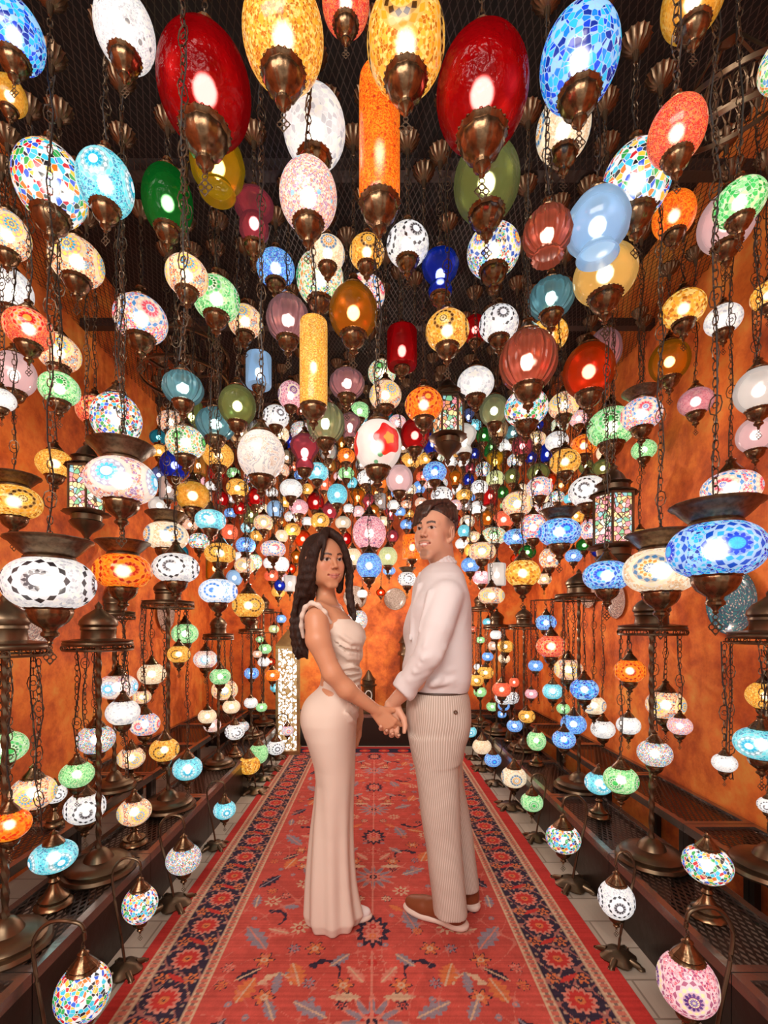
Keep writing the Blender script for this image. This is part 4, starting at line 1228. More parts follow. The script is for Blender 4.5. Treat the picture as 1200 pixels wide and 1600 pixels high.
def head(v, fr, male):
    j = 1.06 if male else .92
    v.ell((0, .018, .045), (.073, .09, .082), .02, fr).ell((0, -.022, -.03), (.055*j, .062, .082 if male else .079), .03, fr).ell((0, -.035, .035), (.056, .055, .06), .03, fr)
    v.cap((-.010, -.066, -.1+(0 if male else .005)), (.010, -.066, -.1+(0 if male else .005)), .0165*j, None, .025, fr)
    for s in (-1, 1):
        v.ell((s*.046*j, -.005, -.062), (.018*j, .03, .026*j), .03, fr).ell((s*.04, -.056, -.012), (.022, .022, .02), .025, fr)
        v.cap((s*.012, -.082, .034), (s*.044, -.066, .034), .0105 if male else .0085, .008, .012, fr)
        v.ell((s*.031, -.096, .014), (.017, .017, .011), .012, fr, True)
        v.ell((s*.031, -.0695, .013), (.0145, .0135, .0125), .003, fr)
        v.cap((s*.018, -.083, .019), (s*.031, -.0868, .0215), .0032, .0038, .004, fr).cap((s*.031, -.0868, .0215), (s*.045, -.076, .0175), .0038, .003, .004, fr)
        v.cap((s*.020, -.081, .006), (s*.043, -.075, .007), .003, .003, .004, fr)
    v.cap((0, -.084, .022), (0, -.104, -.016), .0068, .0088*j, .012, fr)
    for s in (-1, 1): v.ell((s*.0115, -.094, -.021), (.0075*j, .0085, .0062), .006, fr)
    for s in (-1, 1): v.ell((s*.034, -.05, -.045), (.024, .022, .032), .03, fr)
    v.ell((0, -.075, -.055), (.028, .014, .02), .02, fr)                   # muzzle
    v.cap((-.024, -.080, -.0495), (0, -.0905, -.0525), .0036, .0050, .004, fr).cap((.024, -.080, -.0495), (0, -.0905, -.0525), .0036, .0050, .004, fr)
    v.cap((-.019, -.081, -.057), (0, -.0895, -.0625), .0040, .0060, .005, fr).cap((.019, -.081, -.057), (0, -.0895, -.0625), .0040, .0060, .005, fr)
    for s in (-1, 1): v.ell((s*.026, -.083, -.0525), (.004, .008, .004), .005, fr, True)
    for s in (-1, 1):
        v.ell((s*.080, .010, .002), (.010, .022, .034), .008, fr, yaw=s*.45).ell((s*.090, .003, .004), (.007, .012, .021), .005, fr, True).ell((s*.074, -.002, -.028), (.007, .008, .01), .008, fr)
def headcol(V, C, fr, male):
    x, y, z = fr.loc(V[:, 0], V[:, 1], V[:, 2]); front = (y < -.03) & (np.abs(x) < .09) & (z < .14) & (z > -.13)
    ax = np.abs(x)
    def put(m, c, a=1.): C[m & front] = C[m & front]*(1-a)+np.array(c)*a
    put(((ax-.036)/.024)**2+((z+.018)/.02)**2 < 1, (.72, .30, .20) if not male else (.70, .34, .24), .35)
    put((ax > .012) & (ax < .046) & (np.abs(z-.0385+.9*np.abs(ax-.032)**1.3) < (.0046 if male else .0040)), (.035, .02, .015), .92)
    e = ((ax-.031)/.0138)**2+((z-.0135)/(.0058 if male else .0066))**2; eye = (e < 1) & (y < -.072)
    put((e < 1.75) & (z > .0135), (.04, .02, .018), .85 if not male else .6); put((e < 1.3) & (z <= .0135), (.25, .11, .08), .6)
    put(eye, (.55, .47, .43)); ir = (ax-.031)**2+(z-.0140)**2 < .0068**2; put(eye & ir, (.03, .014, .01))
    lip = (ax/.0265)**2+((z+.0575-6*ax**2)/.0105)**2 < 1; put(lip & (y < -.074), (.50, .16, .13) if not male else (.58, .24, .2), .8); put(lip & (np.abs(z+.0568-8*ax**2) < .0014), (.2, .05, .05), .8)
    for s in (-1, 1): put(((x-s*.008)**2+(z+.027)**2 < .0035**2) & (y < -.085), (.12, .04, .03), .7)
    if male:
        b_ = np.clip(1-np.abs(z+.041+5*ax**2)/.006, 0, 1)*np.clip((.032-ax)/.01, 0, 1)*front*.6; b2 = np.clip(1.6-((ax/.022)**2+((z+.092)/.016)**2), 0, 1)*front*(z < -.07)*.45; b_ = np.maximum(b_, b2)[:, None]; C[:] = C*(1-b_)+np.array((.08, .05, .04))*b_
        put((ax < .017) & (np.abs(z+.0567) < .0028), (.85, .8, .76)); 
        e = np.clip((z-.012)/.05, 0, 1)*np.clip((ax-.052+.5*(y+.02))/.02, 0, 1)*(y > -.05)*(ax < .0845)*.75
        e = np.maximum(e, np.clip((y-.035)/.02, 0, 1)*np.clip((z+.04)/.05, 0, 1)*.8); C[:] = C*(1-e[:, None])+np.array((.05, .035, .03))*e[:, None]
    return C
def hand(v, wr, d, nrm, lat, curl, s=1., thumb=(.5, .3)):
    wr, d, nrm, lat = [np.array(q, float) for q in (wr, d, nrm, lat)]; d /= np.linalg.norm(d); lat = lat-d*(lat@d); lat /= np.linalg.norm(lat); nrm = np.cross(d, lat)*np.sign(np.cross(d, lat)@nrm)
    tips = []
    for i in range(4):
        kn = wr+s*(d*(.086-.004*abs(i-1))+lat*(.028-.0185*i)); v.cap(wr+s*(lat*(.016-.011*i)+d*.008), kn, .0125*s, .0108*s, .012)
        a = 0.; p = kn; L = (.95, 1.06, 1., .8)[i]*s
        for q, (l, r0, r1) in enumerate(((.042, .0098, .0088), (.026, .0086, .0078), (.021, .0077, .0066))):
            a += curl[i][q] if isinstance(curl[0], (tuple, list)) else curl[q]; e = p+L*l*(d*math.cos(a)+nrm*math.sin(a)+lat*(.06*(1.5-i))); v.cap(p, e, r0*s, r1*s, .003); p = e
        tips.append(p)
    b = wr+s*(lat*.022+d*.02+nrm*.006); m = b+s*(lat*.026+d*.03+nrm*.014); e = m+s*(d*.030*thumb[0]*2+nrm*.03*thumb[1]+lat*.008); t = e+s*(d*.022+nrm*.02*thumb[1])
    v.cap(b, m, .0145*s, .0118*s, .01).cap(m, e, .0112*s, .0098*s, .004).cap(e, t, .0096*s, .0075*s, .004)
    return tips
def secs(L, dy=0., ry=None):
    """(py, left px, right px, half depth) rows into loft sections"""
    o = []
    for q in L:
        py, a, b = q[:3]; r = q[3] if len(q) > 3 else ry; d = q[4] if len(q) > 4 else dy
        p, q2 = W(a, py, d), W(b, py, d); o.append((p[2], (p[0]+q2[0])/2, p[1], (q2[0]-p[0])/2, r))
    return o
def crease(vol, rows, line, r, k=.012, neg=False, out=0., dy=0.):
    """ridge or groove following the near side of a section table"""
    R_ = sorted(rows); py = [q[0] for q in R_]; pts = []
    for (a, b), (c, d) in zip(line[:-1], line[1:]):
        for i in range(5): pts.append((a+(c-a)*i/4, b+(d-b)*i/4))
    P = []
    for x, y in pts:
        l, rr, ry = [np.interp(y, py, [q[i] for q in R_]) for i in (1, 2, 3)]; u = min(.985, abs((x-(l+rr)/2)/((rr-l)/2))); P.append(W(x, y, dy-ry*math.sqrt(1-u*u)-out))
    n = len(P)-1
    for i in range(n): t0, t1 = [math.sin(PI*(.12+.76*q/n)) for q in (i, i+1)]; vol.cap(P[i], P[i+1], r*t0, r*t1, k, ID, neg)
def wrinkle(amp, f1, f2, seed=0., msk=None):
    def g(X, Y, Z):
        q = np.sin(f1*(Z+.45*X+.3*Y)+2.2*np.sin(f2*(X-.5*Z)+seed)+1.5*np.sin(f2*.6*(Z+Y)))*np.sin(f2*.7*(X+Z*.4)+seed*2+Y*4)
        q = amp*q
        return q*msk(X, Y, Z) if msk else q
    return g

# ---- the woman
skin_w = (.60, .295, .17); skin_m = (.66, .37, .25)
def woman():
    fr = Frame(W(507, 881, -.02), math.radians(34), math.radians(3), math.radians(-4), .93)
    v = Vol(); head(v, fr, False)
    v.cap(W(506, 900, .02), W(511, 948, .02), .036, .042, .03)
    v.cap(W(497, 955, -.09), W(524, 955, .13), .040, .038, .05)                                  # shoulders
    v.loft(secs([(950, 497, 533, .10), (970, 496, 552, .125), (990, 498, 562, .13), (1020, 502, 562, .115), (1045, 504, 562, .105), (1070, 500, 562, .115), (1100, 484, 557, .14), (1125, 478, 553, .15), (1150, 483, 550, .14), (1165, 492, 545, .12)]), .03)
    for sd in (-1, 1): v.ell(W(547, 995, sd*.065), (.045, .05, .05), .03)
    sh, el, wr = W(494, 968, -.155), W(519, 1052, -.185), W(588, 1110, -.10)
    v.cap(sh, W(497, 1000, -.18), .045, .0445, .04).cap(W(497, 1000, -.18), el, .044, .035, .02).cap(el, W(541, 1077, -.165), .036, .035, .02).cap(W(541, 1077, -.165), wr, .034, .0225, .02)
    tw = hand(v, wr, (.66, .10, -.74), (.0, 1, 0), (.74, 0, .66), ((.5, .9, .5), (.6, .9, .5), (.7, 1., .5), (.8, 1., .6)), .98, (.3, .6))
    v.cap(W(528, 968, .15), W(549, 1050, .2), .038, .032, .03).cap(W(549, 1050, .2), W(561, 1120, .17), .031, .022, .02)
    hand(v, W(562, 1122, .17), (-.05, -.1, -1), (-1, .2, 0), (.1, -1, 0), (.25, .35, .25), .95, (.5, .3))
    for sd in (-1, 1):
        v.cap(W(520, 1135, sd*.06), W(521, 1270, sd*.045), .07, .045, .03).cap(W(521, 1270, sd*.045), (W(521, 1270)[0]+.0, 1.9+sd*.045, .10), .042, .03, .02)
        v.ell((W(521, 1270)[0]+.02, 1.9+sd*.045, .05), (.07, .03, .025), .02)
    hb = fr.w((0, 0, 0)); hh = W(602, 1125, -.07)
    V, Q = grow(v, .0065, [(hb-(.115, .12, .13), hb+(.115, .12, .135), .0019), (hh-(.075, .09, .075), hh+(.075, .09, .07), .0026)])
    C = np.tile(skin_w, (len(V), 1)); x, y, z = fr.loc(V[:, 0], V[:, 1], V[:, 2]); C = headcol(V, C, fr, False)
    nails = np.zeros(len(V), bool)
    for t in tw: nails |= np.linalg.norm(V-t, axis=1) < .009
    C[nails] = C[nails]*.6+np.array((.75, .45, .4))*.4
    body = np_mesh('person', V, Q, dirmat('tanned_skin', True, .42, sss=.15).m, C)
    tag(body, 'woman with long dark wavy hair in a cream sleeveless gown, holding hands and looking back', 'person')
    # gown
    g = Vol(); msk = lambda X, Y, Z: np.exp(-((Z-1.09)/.075)**2)+.12
    low = lambda X, Y, Z: np.exp(-((Z-1.09)/.08)**2)*.0075*np.sin(80*(Z+.25*(X+.1))+3*np.sin(14*X+5*Y))+np.clip((.75-Z)*1.2, 0, 1)*.009*np.sin(9*np.arctan2(Y-1.9, X+.17)+2*Z)
    GR = [(968, 512, 558, .118), (978, 503, 566, .135), (992, 501, 570, .14), (1005, 503, 570, .135), (1022, 505, 565, .122), (1042, 505, 564, .113), (1060, 503, 564, .113), (1075, 497, 564, .12), (1092, 486, 563, .135), (1108, 479, 561, .15), (1125, 475, 558, .158), (1200, 491, 555, .13)]
    g.loft(secs([(968, 512, 558, .118), (978, 503, 566, .135), (992, 501, 570, .14), (1005, 503, 570, .135), (1022, 505, 565, .122), (1042, 505, 564, .113), (1060, 503, 564, .113), (1075, 497, 564, .12), (1092, 486, 563, .135), (1108, 479, 561, .15), (1125, 475, 558, .158), (1148, 477, 556, .155), (1170, 484, 555.5, .145), (1195, 491, 555, .13), (1220, 494, 554, .12), (1255, 491, 552.5, .108), (1295, 486, 552, .10), (1335, 482, 553, .10), (1375, 479, 556, .105), (1400, 478, 560, .108), (1425, 477, 566, .112)])+[(.012, W(520, 1440)[0], 1.912, .104, .112)], .01, low)
    zb = .012
    SP = [(515, 972, -.135), (508, 957, -.165), (498, 946, -.175), (487, 942, -.165), (477, 949, -.15), (472, 962, -.14), (471, 978, -.12), (474, 995, -.10)]
    for sd in (-1, 1): g.ell(W(548, 995, sd*.062), (.052, .055, .05), .03)
    g.ell(W(494, 1118, -.05), (.06, .09, .085), .04)
    [g.cap(W(*a_), W(*b_),   .0085, .0085, .012) for a_, b_ in zip(SP[:-1], SP[1:])]
    g.cap(W(473, 975, -.09), W(500, 1000, -.03), .008, .015, .02)
    for a, b, c, r in (((512, 970, -.12), (540, 981, -.10), (567, 987, -.01), .010), ((514, 985, -.125), (540, 996, -.11), (569, 996, -.02), .008)): g.cap(W(*a), W(*b), r, r, .015).cap(W(*b), W(*c), r, r*.8, .015)
    for ln in (((522, 1000), (540, 1012), (566, 1016)), ((524, 1007), (545, 1020), (565, 1023)), ((528, 1016), (545, 1028), (564, 1030)), ((533, 1046), (550, 1042), (563, 1045)), ((531, 1054), (548, 1053), (563, 1051)), ((535, 1064), (550, 1062), (563, 1058)), ((540, 1078), (552, 1074), (562, 1068)), ((528, 990), (548, 1003), (567, 1004)), ((545, 1098), (555, 1108), (560, 1120)), ((540, 1112), (548, 1124), (556, 1133))):
        crease(g, GR, ln, .0075, .01, out=.002)
    for ln in (((523, 1003), (542, 1016), (565, 1019)), ((530, 1050), (550, 1048), (563, 1048)), ((533, 1059), (549, 1058), (563, 1055)), ((545, 1104), (551, 1115), (558, 1127))): crease(g, GR, ln, .005, .008, True, out=.003)
    g.ell(W(552, 966, -.0), (.05, .075, .022), .012, neg=True)                              # cowl neck opening
    g.ell(W(492, 1032, -.08), (.075, .2, .088), .01, neg=True)                            # open back and side
    V, Q = grow(g, .0062)
    t = dirmat('cream_crepe', False, .62, (.70, .595, .51), .25); t.bump(t.noise(420, 2, t.coord()).outputs[0], .12, .002)
    np_mesh('gown', V, Q, t.m, None, body)
    # hair
    h = Vol(); rn = random.Random(5)
    h.ell((0, .03, .05), (.087, .098, .09), .02, fr).ell((.0, .045, -.01), (.082, .075, .09), .03, fr)
    for a_, b_, r_ in (((484, 880, .01), (476, 930, .03), .042), ((476, 930, .03), (470, 985, .035), .036), ((470, 985, .035), (470, 1008, .035), .024)): h.cap(W(*a_), W(*b_), r_, r_*.85, .03)
    h.ell((.0, -.112, -.035), (.060, .072, .108), .012, fr, True).ell((.010, -.10, .045), (.035, .05, .06), .012, fr, True)
    def lock(P, r0, r1, k=.013, wav=.009):
        ph = rn.random()*6; n = 16; pts = []
        P = [np.array(q) for q in P]
        for i in range(n+1):
            t = i/n*(len(P)-1); j = min(int(t), len(P)-2); u = t-j; p0, p1, p2, p3 = P[max(j-1, 0)], P[j], P[j+1], P[min(j+2, len(P)-1)]
            p = .5*(2*p1+(p2-p0)*u+(2*p0-5*p1+4*p2-p3)*u*u+(3*p1-p0-3*p2+p3)*u**3); a = wav*min(1, i/6)
            pts.append(p+np.array((a*math.sin(ph+i*1.05), a*math.cos(ph+i*.9), 0)))
        for i in range(n): h.cap(pts[i], pts[i+1], r0+(r1-r0)*i/n, r0+(r1-r0)*(i+1)/n, k)
    for i in range(56):
        f = i/43; j = lambda a: rn.uniform(-a, a); dy = -.085+.16*rn.random()
        w_ = rn.random(); L = 1 if rn.random() < .8 else .8
        P = [W(507-6*w_, 843+3*w_, .3*dy), W(490-5*w_, 855+6*w_, dy-.02), W(478+15*w_, 885, dy-.01), W(467+24*w_, 915, dy*.9+.005), W(462+20*w_, 945, dy*.6+.03), W(459+17*w_+j(2), 975, dy*.5+.04), W(460+15*w_+j(3), 1002, dy*.5+.04), W(465+12*w_+j(4), 1018+12*rn.random(), dy*.5+.04)]
        lock(P if L == 1 else P[:-1], .0095, .003)
    for i in range(22):
        w_ = rn.random(); dy = rn.uniform(-.03, .07); P = [W(516, 842, .3*dy), W(531+4*w_, 850, dy-.02), W(541+3*w_, 872, dy-.01), W(543.5+5*w_, 900, dy+.02), W(544+6*w_, 930, dy+.03), W(546+7*w_, 950+8*w_, dy+.03), W(551+5*w_, 962+10*w_, dy+.02)]
        lock(P[:rn.choice((6, 7, 7))], .0065, .0015, wav=.006)
    for i in range(7):                                                                    # strands framing the near cheek
        w_ = i/6; lock([fr.w((-.01, -.045, .138)), fr.w((-.045, -.07, .105)), fr.w((-.066-.008*w_, -.058+.03*w_, .05)), fr.w((-.072-.01*w_, -.045+.03*w_, .0)), fr.w((-.07-.012*w_, -.025+.03*w_, -.06)), fr.w((-.075, .0, -.12))], .009, .005, wav=.002)
        lock([fr.w((.005, -.045, .138)), fr.w((.045, -.066, .10)), fr.w((.066+.004*w_, -.05+.02*w_, .05)), fr.w((.073+.005*w_, -.035+.02*w_, .0)), fr.w((.072+.006*w_, -.02+.02*w_, -.06)), fr.w((.07, .0, -.12))], .008, .005, wav=.002)
    lock([fr.w((-.01, -.05, .135)), fr.w((-.038, -.085, .09)), fr.w((-.05, -.085, .045)), fr.w((-.056, -.078, .01))], .0035, .001, wav=.001)
    V, Q = grow(h, .0034)
    t = NT('dark_brown_hair'); mp = t.n('ShaderNodeMapping'); t.set(mp.inputs[0], t.coord()); mp.inputs['Scale'].default_value = (420, 420, 12); nz = t.noise(1, 4, mp.outputs[0])
    t.set(t.p.inputs['Base Color'], t.ramp(nz.outputs[0], [(.35, (.013, .006, .005)), (.6, (.04, .018, .012)), (.75, (.09, .042, .026))], 'LINEAR')); t.p.inputs['Roughness'].default_value = .52; t.p.inputs['Specular IOR Level'].default_value = .3; t.bump(nz.outputs[0], .8, .003)
    np_mesh('hair', V, Q, t.m, None, body)
    shoe(body, -.215, 1.90, .205, (1., .12), .20, True)
    return body
def shoe(parent, hx, hy, L, d, wd, white=False):
    """low shoe: heel at (hx, hy), pointing along d, length L"""
    d = np.array(d, float); d /= np.linalg.norm(d); fr = Frame((hx, hy, .009), math.atan2(d[1], d[0]), 0, 0, L/.28)
    s = Vol(); s.ell((.205, 0, .018), (.072, .046, .020), .02, fr).ell((.11, 0, .017), (.11, .038, .018), .03, fr).ell((.035, 0, .020), (.05, .038, .022), .02, fr).ell((.14, 0, -.05), (.3, .1, .052), .004, fr, True)
    V, Q = grow(s, .004); so = np_mesh('shoe_sole', V, Q, simple('cream_rubber', (.72, .6, .52), .5), None, parent)
    u = Vol(); u.ell((.20, 0, .040), (.068, .040, .034), .02, fr).cap((.10, 0, .05), (.17, 0, .044), .037, .036, .03, fr).cap((.035, 0, .045), (.03, 0, .082), .033, .031, .03, fr).cap((.04, 0, .05), (.12, 0, .062), .034, .032, .03, fr)
    u.ell((.045, 0, .135), (.05, .026, .055), .008, fr, True).ell((.14, 0, -.03), (.3, .1, .055), .004, fr, True)
    V, Q = grow(u, .004); t = dirmat('white_leather' if white else 'tan_leather', False, .4, (.75, .7, .68) if white else (.20, .055, .02), .4); t.bump(t.noise(40, 4, t.coord()).outputs[0], .1, .004)
    np_mesh('shoe_upper', V, Q, t.m, None, parent)
    b = MB()
    for i in range(4):
        x = .105+i*.016; p = [tuple(fr.w((x, -.02, .083-i*.0032))), tuple(fr.w((x+.003, 0, .0935-i*.004))), tuple(fr.w((x, .02, .083-i*.0032)))]; b.tube(p, .0022, 5)
    b.tube([tuple(fr.w(q)) for q in ((.10, 0, .098), (.095, -.02, .104), (.085, -.036, .092), (.1, -.02, .09))], .002, 5)
    b.build('laces', simple('lace_cord', (.6, .55, .5) if white else (.06, .02, .01), .8), parent)

# ---- the man
def man():
    fr = Frame(W(680, 836, 0), math.radians(-38), math.radians(-2), math.radians(3), .945)
    v = Vol(); head(v, fr, True)
    v.cap(W(689, 858, .02), W(692, 900, .03), .050, .054, .03)
    v.cap(W(688, 927, -.12), W(688, 927, .13), .045, .045, .05)
    v.loft(secs([(915, 652, 716, .13), (950, 648, 722, .15), (1000, 644, 728, .15), (1050, 645, 724, .14), (1090, 642, 724, .14), (1140, 645, 722, .14), (1170, 655, 718, .13)]), .03)
    el, wr = W(670, 1020, -.215), W(614, 1098, -.06)
    v.cap(W(694, 932, -.16), el, .044, .036, .02).cap(el, W(648, 1065, -.15), .038, .034, .02).cap(W(648, 1065, -.15), wr, .037, .026, .02)
    th = hand(v, wr, (-.16, -.05, -1), (0, -1, 0), (1, 0, -.1), ((.7, .9, .3), (.8, .95, .3), (.85, .95, .3), (.9, .9, .3)), 1.06, (.4, .5))
    v.cap(W(672, 930, .2), W(655, 1020, .25), .05, .04, .03).cap(W(655, 1020, .25), W(650, 1090, .2), .04, .03, .02)
    hand(v, W(650, 1092, .2), (0, 0, -1), (1, 0, 0), (0, -1, 0), (.3, .3, .3), 1.05)
    legs = ((W(688, 1160, -.07), W(692, 1290, -.07), np.array((.325, 1.86, .1))), (W(690, 1160, .08), W(712, 1290, .08), np.array((.415, 1.985, .12))))
    for a, b, c in legs: v.cap(a, b, .08, .055, .03).cap(b, c, .055, .036, .02)
    hb = fr.w((0, 0, 0)); hh = W(604, 1122, -.05)
    V, Q = grow(v, .007, [(hb-(.115, .12, .125), hb+(.115, .12, .135), .0019), (hh-(.07, .09, .075), hh+(.065, .09, .075), .0026)])
    C = np.tile(skin_m, (len(V), 1)); C = headcol(V, C, fr, True)
    body = np_mesh('person', V, Q, dirmat('light_skin', True, .45, sss=.15).m, C)
    tag(body, 'man in a white long-sleeved shirt and cream pinstripe trousers, seen from behind, looking back', 'person')
    # shirt
    s = Vol(); wk = wrinkle(.009, 15, 10, 1.)
    s.loft(secs([(882, 672, 711, .075), (890, 662, 717, .11), (901, 653, 722, .15), (914, 646, 726, .175), (930, 642, 730, .195), (950, 638, 733, .20), (980, 634, 734.5, .19), (1010, 631, 735, .18), (1040, 630, 734, .172), (1060, 632, 732, .165), (1072, 637, 728.5, .155), (1078, 641, 726.5, .148)]), .02, wk, p=2.3)
    fold = wrinkle(.003, 34, 22, 3.)
    sh, el2, cf = W(697, 932, -.160), W(670, 1022, -.215), W(635, 1072, -.155)
    s.cap(sh, W(684, 978, -.205), .066, .061, .012).cap(W(684, 978, -.205), el2, .061, .055, .006).cap(el2, cf, .054, .043, .006)
    s.cap(W(672, 935, .17), W(656, 1018, .24), .062, .055, .03).cap(W(656, 1018, .24), W(650, 1075, .2), .052, .045, .02)
    for a, b, r in (((706, 940, -.21), (690, 985, -.255), .010), ((690, 960, -.225), (664, 1010, -.262), .009), ((692, 1012, -.24), (660, 1030, -.265), .009), ((686, 1024, -.245), (655, 1040, -.25), .009), ((676, 1036, -.24), (648, 1050, -.235), .010), ((665, 1050, -.22), (640, 1062, -.205), .010), ((655, 915, -.1), (640, 1000, -.11), .009), ((672, 925, -.19), (655, 985, -.215), .008)):
        s.cap(W(*a), W(*b), r, r*.4, .02)
    SR = [(882, 672, 711, .075), (901, 653, 722, .15), (914, 646, 726, .175), (950, 638, 733, .20), (980, 634, 734.5, .19), (1010, 631, 735, .18), (1040, 630, 734, .172), (1060, 632, 732, .165), (1078, 641, 726.5, .148)]
    for ln in (((722, 935), (722, 965), (712, 1000), (702, 1030)), ((731, 960), (726, 1000), (710, 1050)), ((734, 1020), (715, 1040), (698, 1048)), ((728, 1045), (705, 1062), (680, 1070)), ((700, 905), (714, 915), (724, 935)), ((690, 1058), (672, 1072)), ((718, 1060), (700, 1072))): crease(s, SR, ln, .011, .016, out=.005)
    s.cap(W(637, 1066, -.155), W(632, 1077, -.147), .049, .051, .004)                        # rolled cuff
    [s.cap(W(598, 1072, q_), W(636, 1110, q_), .032, .032, .004, neg=True) for q_ in (-.21, -.185, -.16, -.135, -.11, -.085)]
    V, Q = grow(s, .0062, )
    t = dirmat('white_cotton', False, .7, (.70, .68, .69), .2); t.bump(t.noise(300, 2, t.coord()).outputs[0], .1, .002)
    shirt = np_mesh('shirt', V, Q, t.m, None, body)
    c = Vol(); n = 22
    for i in range(n):
        a0, a1 = 2*PI*i/n, 2*PI*(i+1)/n
        f = lambda a: W(686, 889, .02)+np.array((.066*math.cos(a), .066*math.sin(a), .026*math.cos(a)))
        g = lambda a: f(a)*1.0+np.array((-.01-.008*math.cos(a), -.006*math.sin(a), .030))*(.7+.3*math.cos(a))
        c.cap(f(a0), f(a1), .0085, None, .006); c.cap((f(a0)+g(a0))/2, (f(a1)+g(a1))/2, .0065, None, .006); c.cap(g(a0), g(a1), .006, None, .006)
    c.cap(W(657, 897, -.03), W(654, 912, -.06), .009, .006, .01).cap(W(664, 900, -.05), W(661, 910, -.08), .008, .005, .01)
    V, Q = grow(c, .0032); np_mesh('collar', V, Q, t.m, None, shirt)
    # trousers
    p = Vol(); wk2 = wrinkle(.0022, 20, 13, 5.)
    p.loft(secs([(1078, 641, 727.5, .152), (1090, 637, 731.5, .158), (1105, 635, 733, .165), (1125, 635, 732.5, .168), (1145, 637, 729, .165), (1165, 641, 724, .16), (1180, 645, 721, .15)]), .03, wk2, p=2.3)
    def leg(rows, dy, bot):
        p.loft(secs(rows, dy), .025, wrinkle(.0028, 17, 11, dy*40), p=2.2)
    NEAR = [(1080, 640, 730), (1120, 636, 732), (1150, 638, 722), (1180, 644, 716), (1250, 655.5, 717.5), (1330, 666, 722.5), (1425, 677, 729)]; FAR = [(1150, 650, 728), (1220, 665, 723), (1300, 688, 738), (1385, 706, 748)]
    leg([(1150, 638, 722, .085), (1180, 644, 716, .088), (1215, 650, 716, .085), (1250, 655.5, 717.5, .08), (1290, 661, 720, .076), (1330, 666, 722.5, .075), (1380, 673, 726, .074), (1410, 676, 728, .074), (1425, 677, 729, .073)], -.075, 0)
    leg([(1150, 650, 728, .08), (1185, 655, 722, .08), (1220, 665, 723, .08), (1260, 678, 731, .078), (1300, 688, 738, .076), (1340, 698, 742, .074), (1385, 706, 748, .072)], .08, 0)
    p.ell(W(712, 1130, -.06), (.05, .09, .085), .03)
    V, Q = grow(p, .0062)
    zz, cxs = zip(*sorted((W(0, q[0], -.075)[2], (W(q[1], q[0], -.075)[0]+W(q[2], q[0], -.075)[0])/2) for q in NEAR)); zf, cxf = zip(*sorted((W(0, q[0], .08)[2], (W(q[1], q[0], .08)[0]+W(q[2], q[0], .08)[0])/2) for q in FAR))
    cn = np.interp(V[:, 2], zz, cxs); cf_ = np.interp(V[:, 2], zf, cxf); dn = np.hypot(V[:, 0]-cn, V[:, 1]-1.825); df = np.hypot(V[:, 0]-cf_, V[:, 1]-1.98); far = (df < dn) & (V[:, 2] < .8)
    hip = np.clip((V[:, 2]-.72)/.1, 0, 1); cy_ = 1.825+.075*hip; u = np.where(far, np.arctan2(V[:, 0]-cf_, 1.98-V[:, 1]), np.arctan2(V[:, 0]-cn, cy_-V[:, 1])); u = u*np.where(far, .075, .08+.05*hip)
    UC = np.stack([u, u*0, u*0], 1)
    t = NT('pinstripe_linen'); sp = t.n('ShaderNodeSeparateXYZ'); t.set(sp.inputs[0], t.n('ShaderNodeAttribute', attribute_name='Col').outputs['Vector']); q = sp.outputs[0]
    st = t.ma('SINE', t.ma('MULTIPLY', q, 2*PI/.0075)); col = t.ramp(st, [(0, (.43, .36, .30)), (.5, (.47, .40, .335)), (.8, (.68, .62, .57))], 'LINEAR'); t.set(t.p.inputs['Base Color'], col); t.p.inputs['Roughness'].default_value = .75
    tr = np_mesh('trousers', V, Q, t.m, UC, body)
    b = Vol(); b.loft(secs([(1075.5, 640.5, 728.5, .151), (1079, 640, 729, .152)]), .004, p=2.3); V, Q = grow(b, .004); np_mesh('belt_hem_shadow', V, Q, simple('dark_belt_shadow', (.06, .035, .025), .5), None, tr)  # dark strip paints the thin shadow below the shirt hem; belt itself mostly hidden
    MB().ring((0, 0, 0), .0058, .0028, 'y', 10, 5).build('pocket_button', simple('brown_button', (.12, .06, .03), .4), tr, loc=tuple(W(711, 1112, -.152)+np.array((.0, -.012, 0))))
    # hair
    h = Vol(); rn = random.Random(9)
    h.ell((0, .022, .082), (.076, .088, .062), .02, fr).ell((0, .05, .045), (.068, .062, .07), .02, fr).ell((0, -.11, .02), (.08, .05, .05), .01, fr, True)
    def lock(P, r0, r1, k=.004):
        P = [fr.w(q) for q in P]; n = len(P)-1
        for i in range(n): h.cap(P[i], P[i+1], r0+(r1-r0)*i/n, r0+(r1-r0)*(i+1)/n, k)
    for i in range(26):
        u = i/25; x0 = .028-.066*u+rn.uniform(-.006, .006); j = lambda a: rn.uniform(-a, a)
        lock([(x0+.03, .05+j(.01), .13+j(.004)), (x0+.018, .005, .143+j(.004)), (x0, -.042, .134+j(.004)), (x0-.012, -.076, .108), (x0-.022, -.092+.35*abs(x0-.01), .078+j(.005)), (x0-.034+j(.004), -.094+.45*abs(x0), .052-.030*u+j(.006))], .0125, .0025)
    for i in range(30):
        a = PI*(-.1+1.2*i/29); lock([(.03*math.cos(a), .03+.03*math.sin(a), .138), (.068*math.cos(a), .03+.075*math.sin(a), .11), (.077*math.cos(a), .03+.088*math.sin(a), .065+rn.uniform(-.01, .01))], .012, .004)
    V, Q = grow(h, .0034)
    t = NT('short_brown_hair'); mp = t.n('ShaderNodeMapping'); t.set(mp.inputs[0], t.coord()); mp.inputs['Scale'].default_value = (90, 90, 40); nz = t.noise(1, 4, mp.outputs[0])
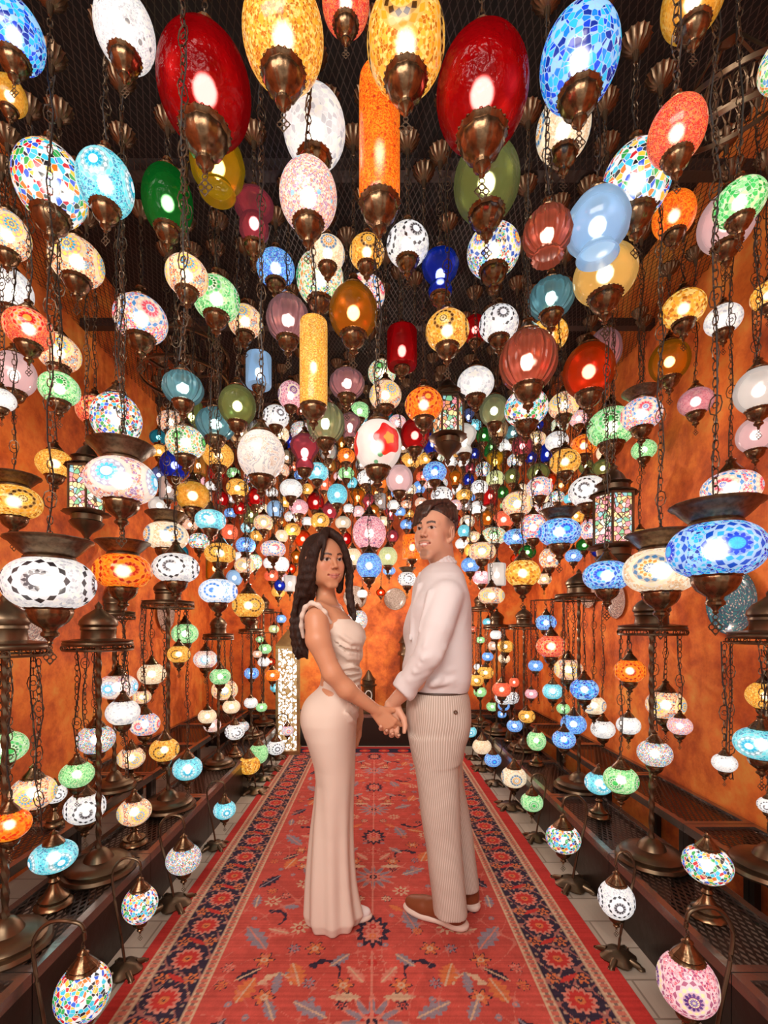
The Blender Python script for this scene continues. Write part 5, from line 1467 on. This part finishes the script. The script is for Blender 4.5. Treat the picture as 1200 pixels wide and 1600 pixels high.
    t.set(t.p.inputs['Base Color'], t.ramp(nz.outputs[0], [(.35, (.018, .008, .006)), (.65, (.075, .03, .018))], 'LINEAR')); t.p.inputs['Roughness'].default_value = .45; t.bump(nz.outputs[0], .7, .004)
    np_mesh('hair', V, Q, t.m, None, body)
    shoe(body, .362, 1.845, .285, (-.845, .535), .2); shoe(body, .43, 1.965, .285, (-.42, .9), .2)
    so = simple('grey_sock', (.42, .38, .38), .9)
    MB().tube([(.328, 1.866, .07), (.322, 1.872, .13)], .036, 14).build('sock', so, body); MB().tube([(.416, 1.995, .08), (.414, 1.995, .15)], .035, 14).build('sock', so, body)
    return body
w_ = woman(); m_ = man()

# ------------------------------------------------------------------ telling the lamps apart in words
def name_lamps():
    fixed = [(520, 880, "woman's face"), (678, 835, "man's head"), (962, 815, 'stained glass lantern'), (700, 650, 'orange paned lantern'), (556, 973, 'thin pole lamp')]
    marks = [(x, y, n) for x, y, n in fixed]
    for tx, ty, n in ((320, 140, 'left big red globe'), (753, 145, 'right big red globe'), (905, 95, 'large top blue globe'), (593, 222, 'long orange cylinder'), (408, 712, 'marbled white globe'), (590, 697, 'flower painted globe'),
        (78, 912, 'big white dish lamp'), (1118, 860, 'big blue dish lamp'), (190, 752, 'blue centred dish lamp'), (688, 430, 'blue vase lamp'), (628, 545, 'red cylinder lamp'), (490, 570, 'long amber cylinder'), (825, 565, 'red ribbed globe'),
        (192, 893, 'orange dish lamp'), (955, 668, 'green rosette lamp'), (945, 547, 'pink egg lamp'), (577, 833, 'pink beaded globe'), (874, 832, 'blue dish lamp'), (262, 315, 'green glass egg'), (993, 287, 'rainbow triangle globe'), (220, 500, 'pink and rainbow lamp'),
        (624, 749, 'plain pink globe'), (776, 898, 'white glass cylinder'), (1087, 628, 'pink crackled lamp'), (286, 607, 'upper turquoise ribbed lamp'), (80, 290, 'big rainbow globe'), (260, 838, 'wide cream dish lamp'), (763, 810, 'amber glass globe')):
        q = min(REG, key=lambda r: math.hypot(r[2]-tx, r[3]-ty)); marks.append((q[2], q[3], n, q[0]))
    used = {}
    def rel(dx, dy, d):
        v = 'above' if dy < 0 else 'below'; h = 'left' if dx < 0 else 'right'
        if abs(dx) < .4*abs(dy): w = v
        elif abs(dy) < .4*abs(dx): w = h+' of'
        else: w = v+' and '+h+' of'
        return w
    for r in sorted(REG, key=lambda r: -r[4]):
        o, desc, x, y, s = r; opts = []
        for m in sorted(marks, key=lambda m: math.hypot(m[0]-x, m[1]-y)):
            if len(m) > 3 and m[3] is o: continue
            dx, dy = x-m[0], y-m[1]; d = math.hypot(dx, dy); near = 'just ' if d < 70 else ''
            opts.append('%s %s%s the %s' % (desc, near, rel(dx, dy, d), m[2]))
            if len(opts) > 9: break
        g = o['group']
        if 'stand' in g: opts = ['%s on the %s stand' % (desc, g[len('lamps hung on the '):-6])]+['%s %s' % (desc, 'hung high' if y < 1075 else 'hung low')+' on the %s stand' % g[len('lamps hung on the '):-6]]+opts
        for l in opts:
            if l not in used and len(l.split()) <= 16: used[l] = o; o['label'] = l; break
        else:
            l = opts[0]; o['label'] = l[:]
name_lamps()
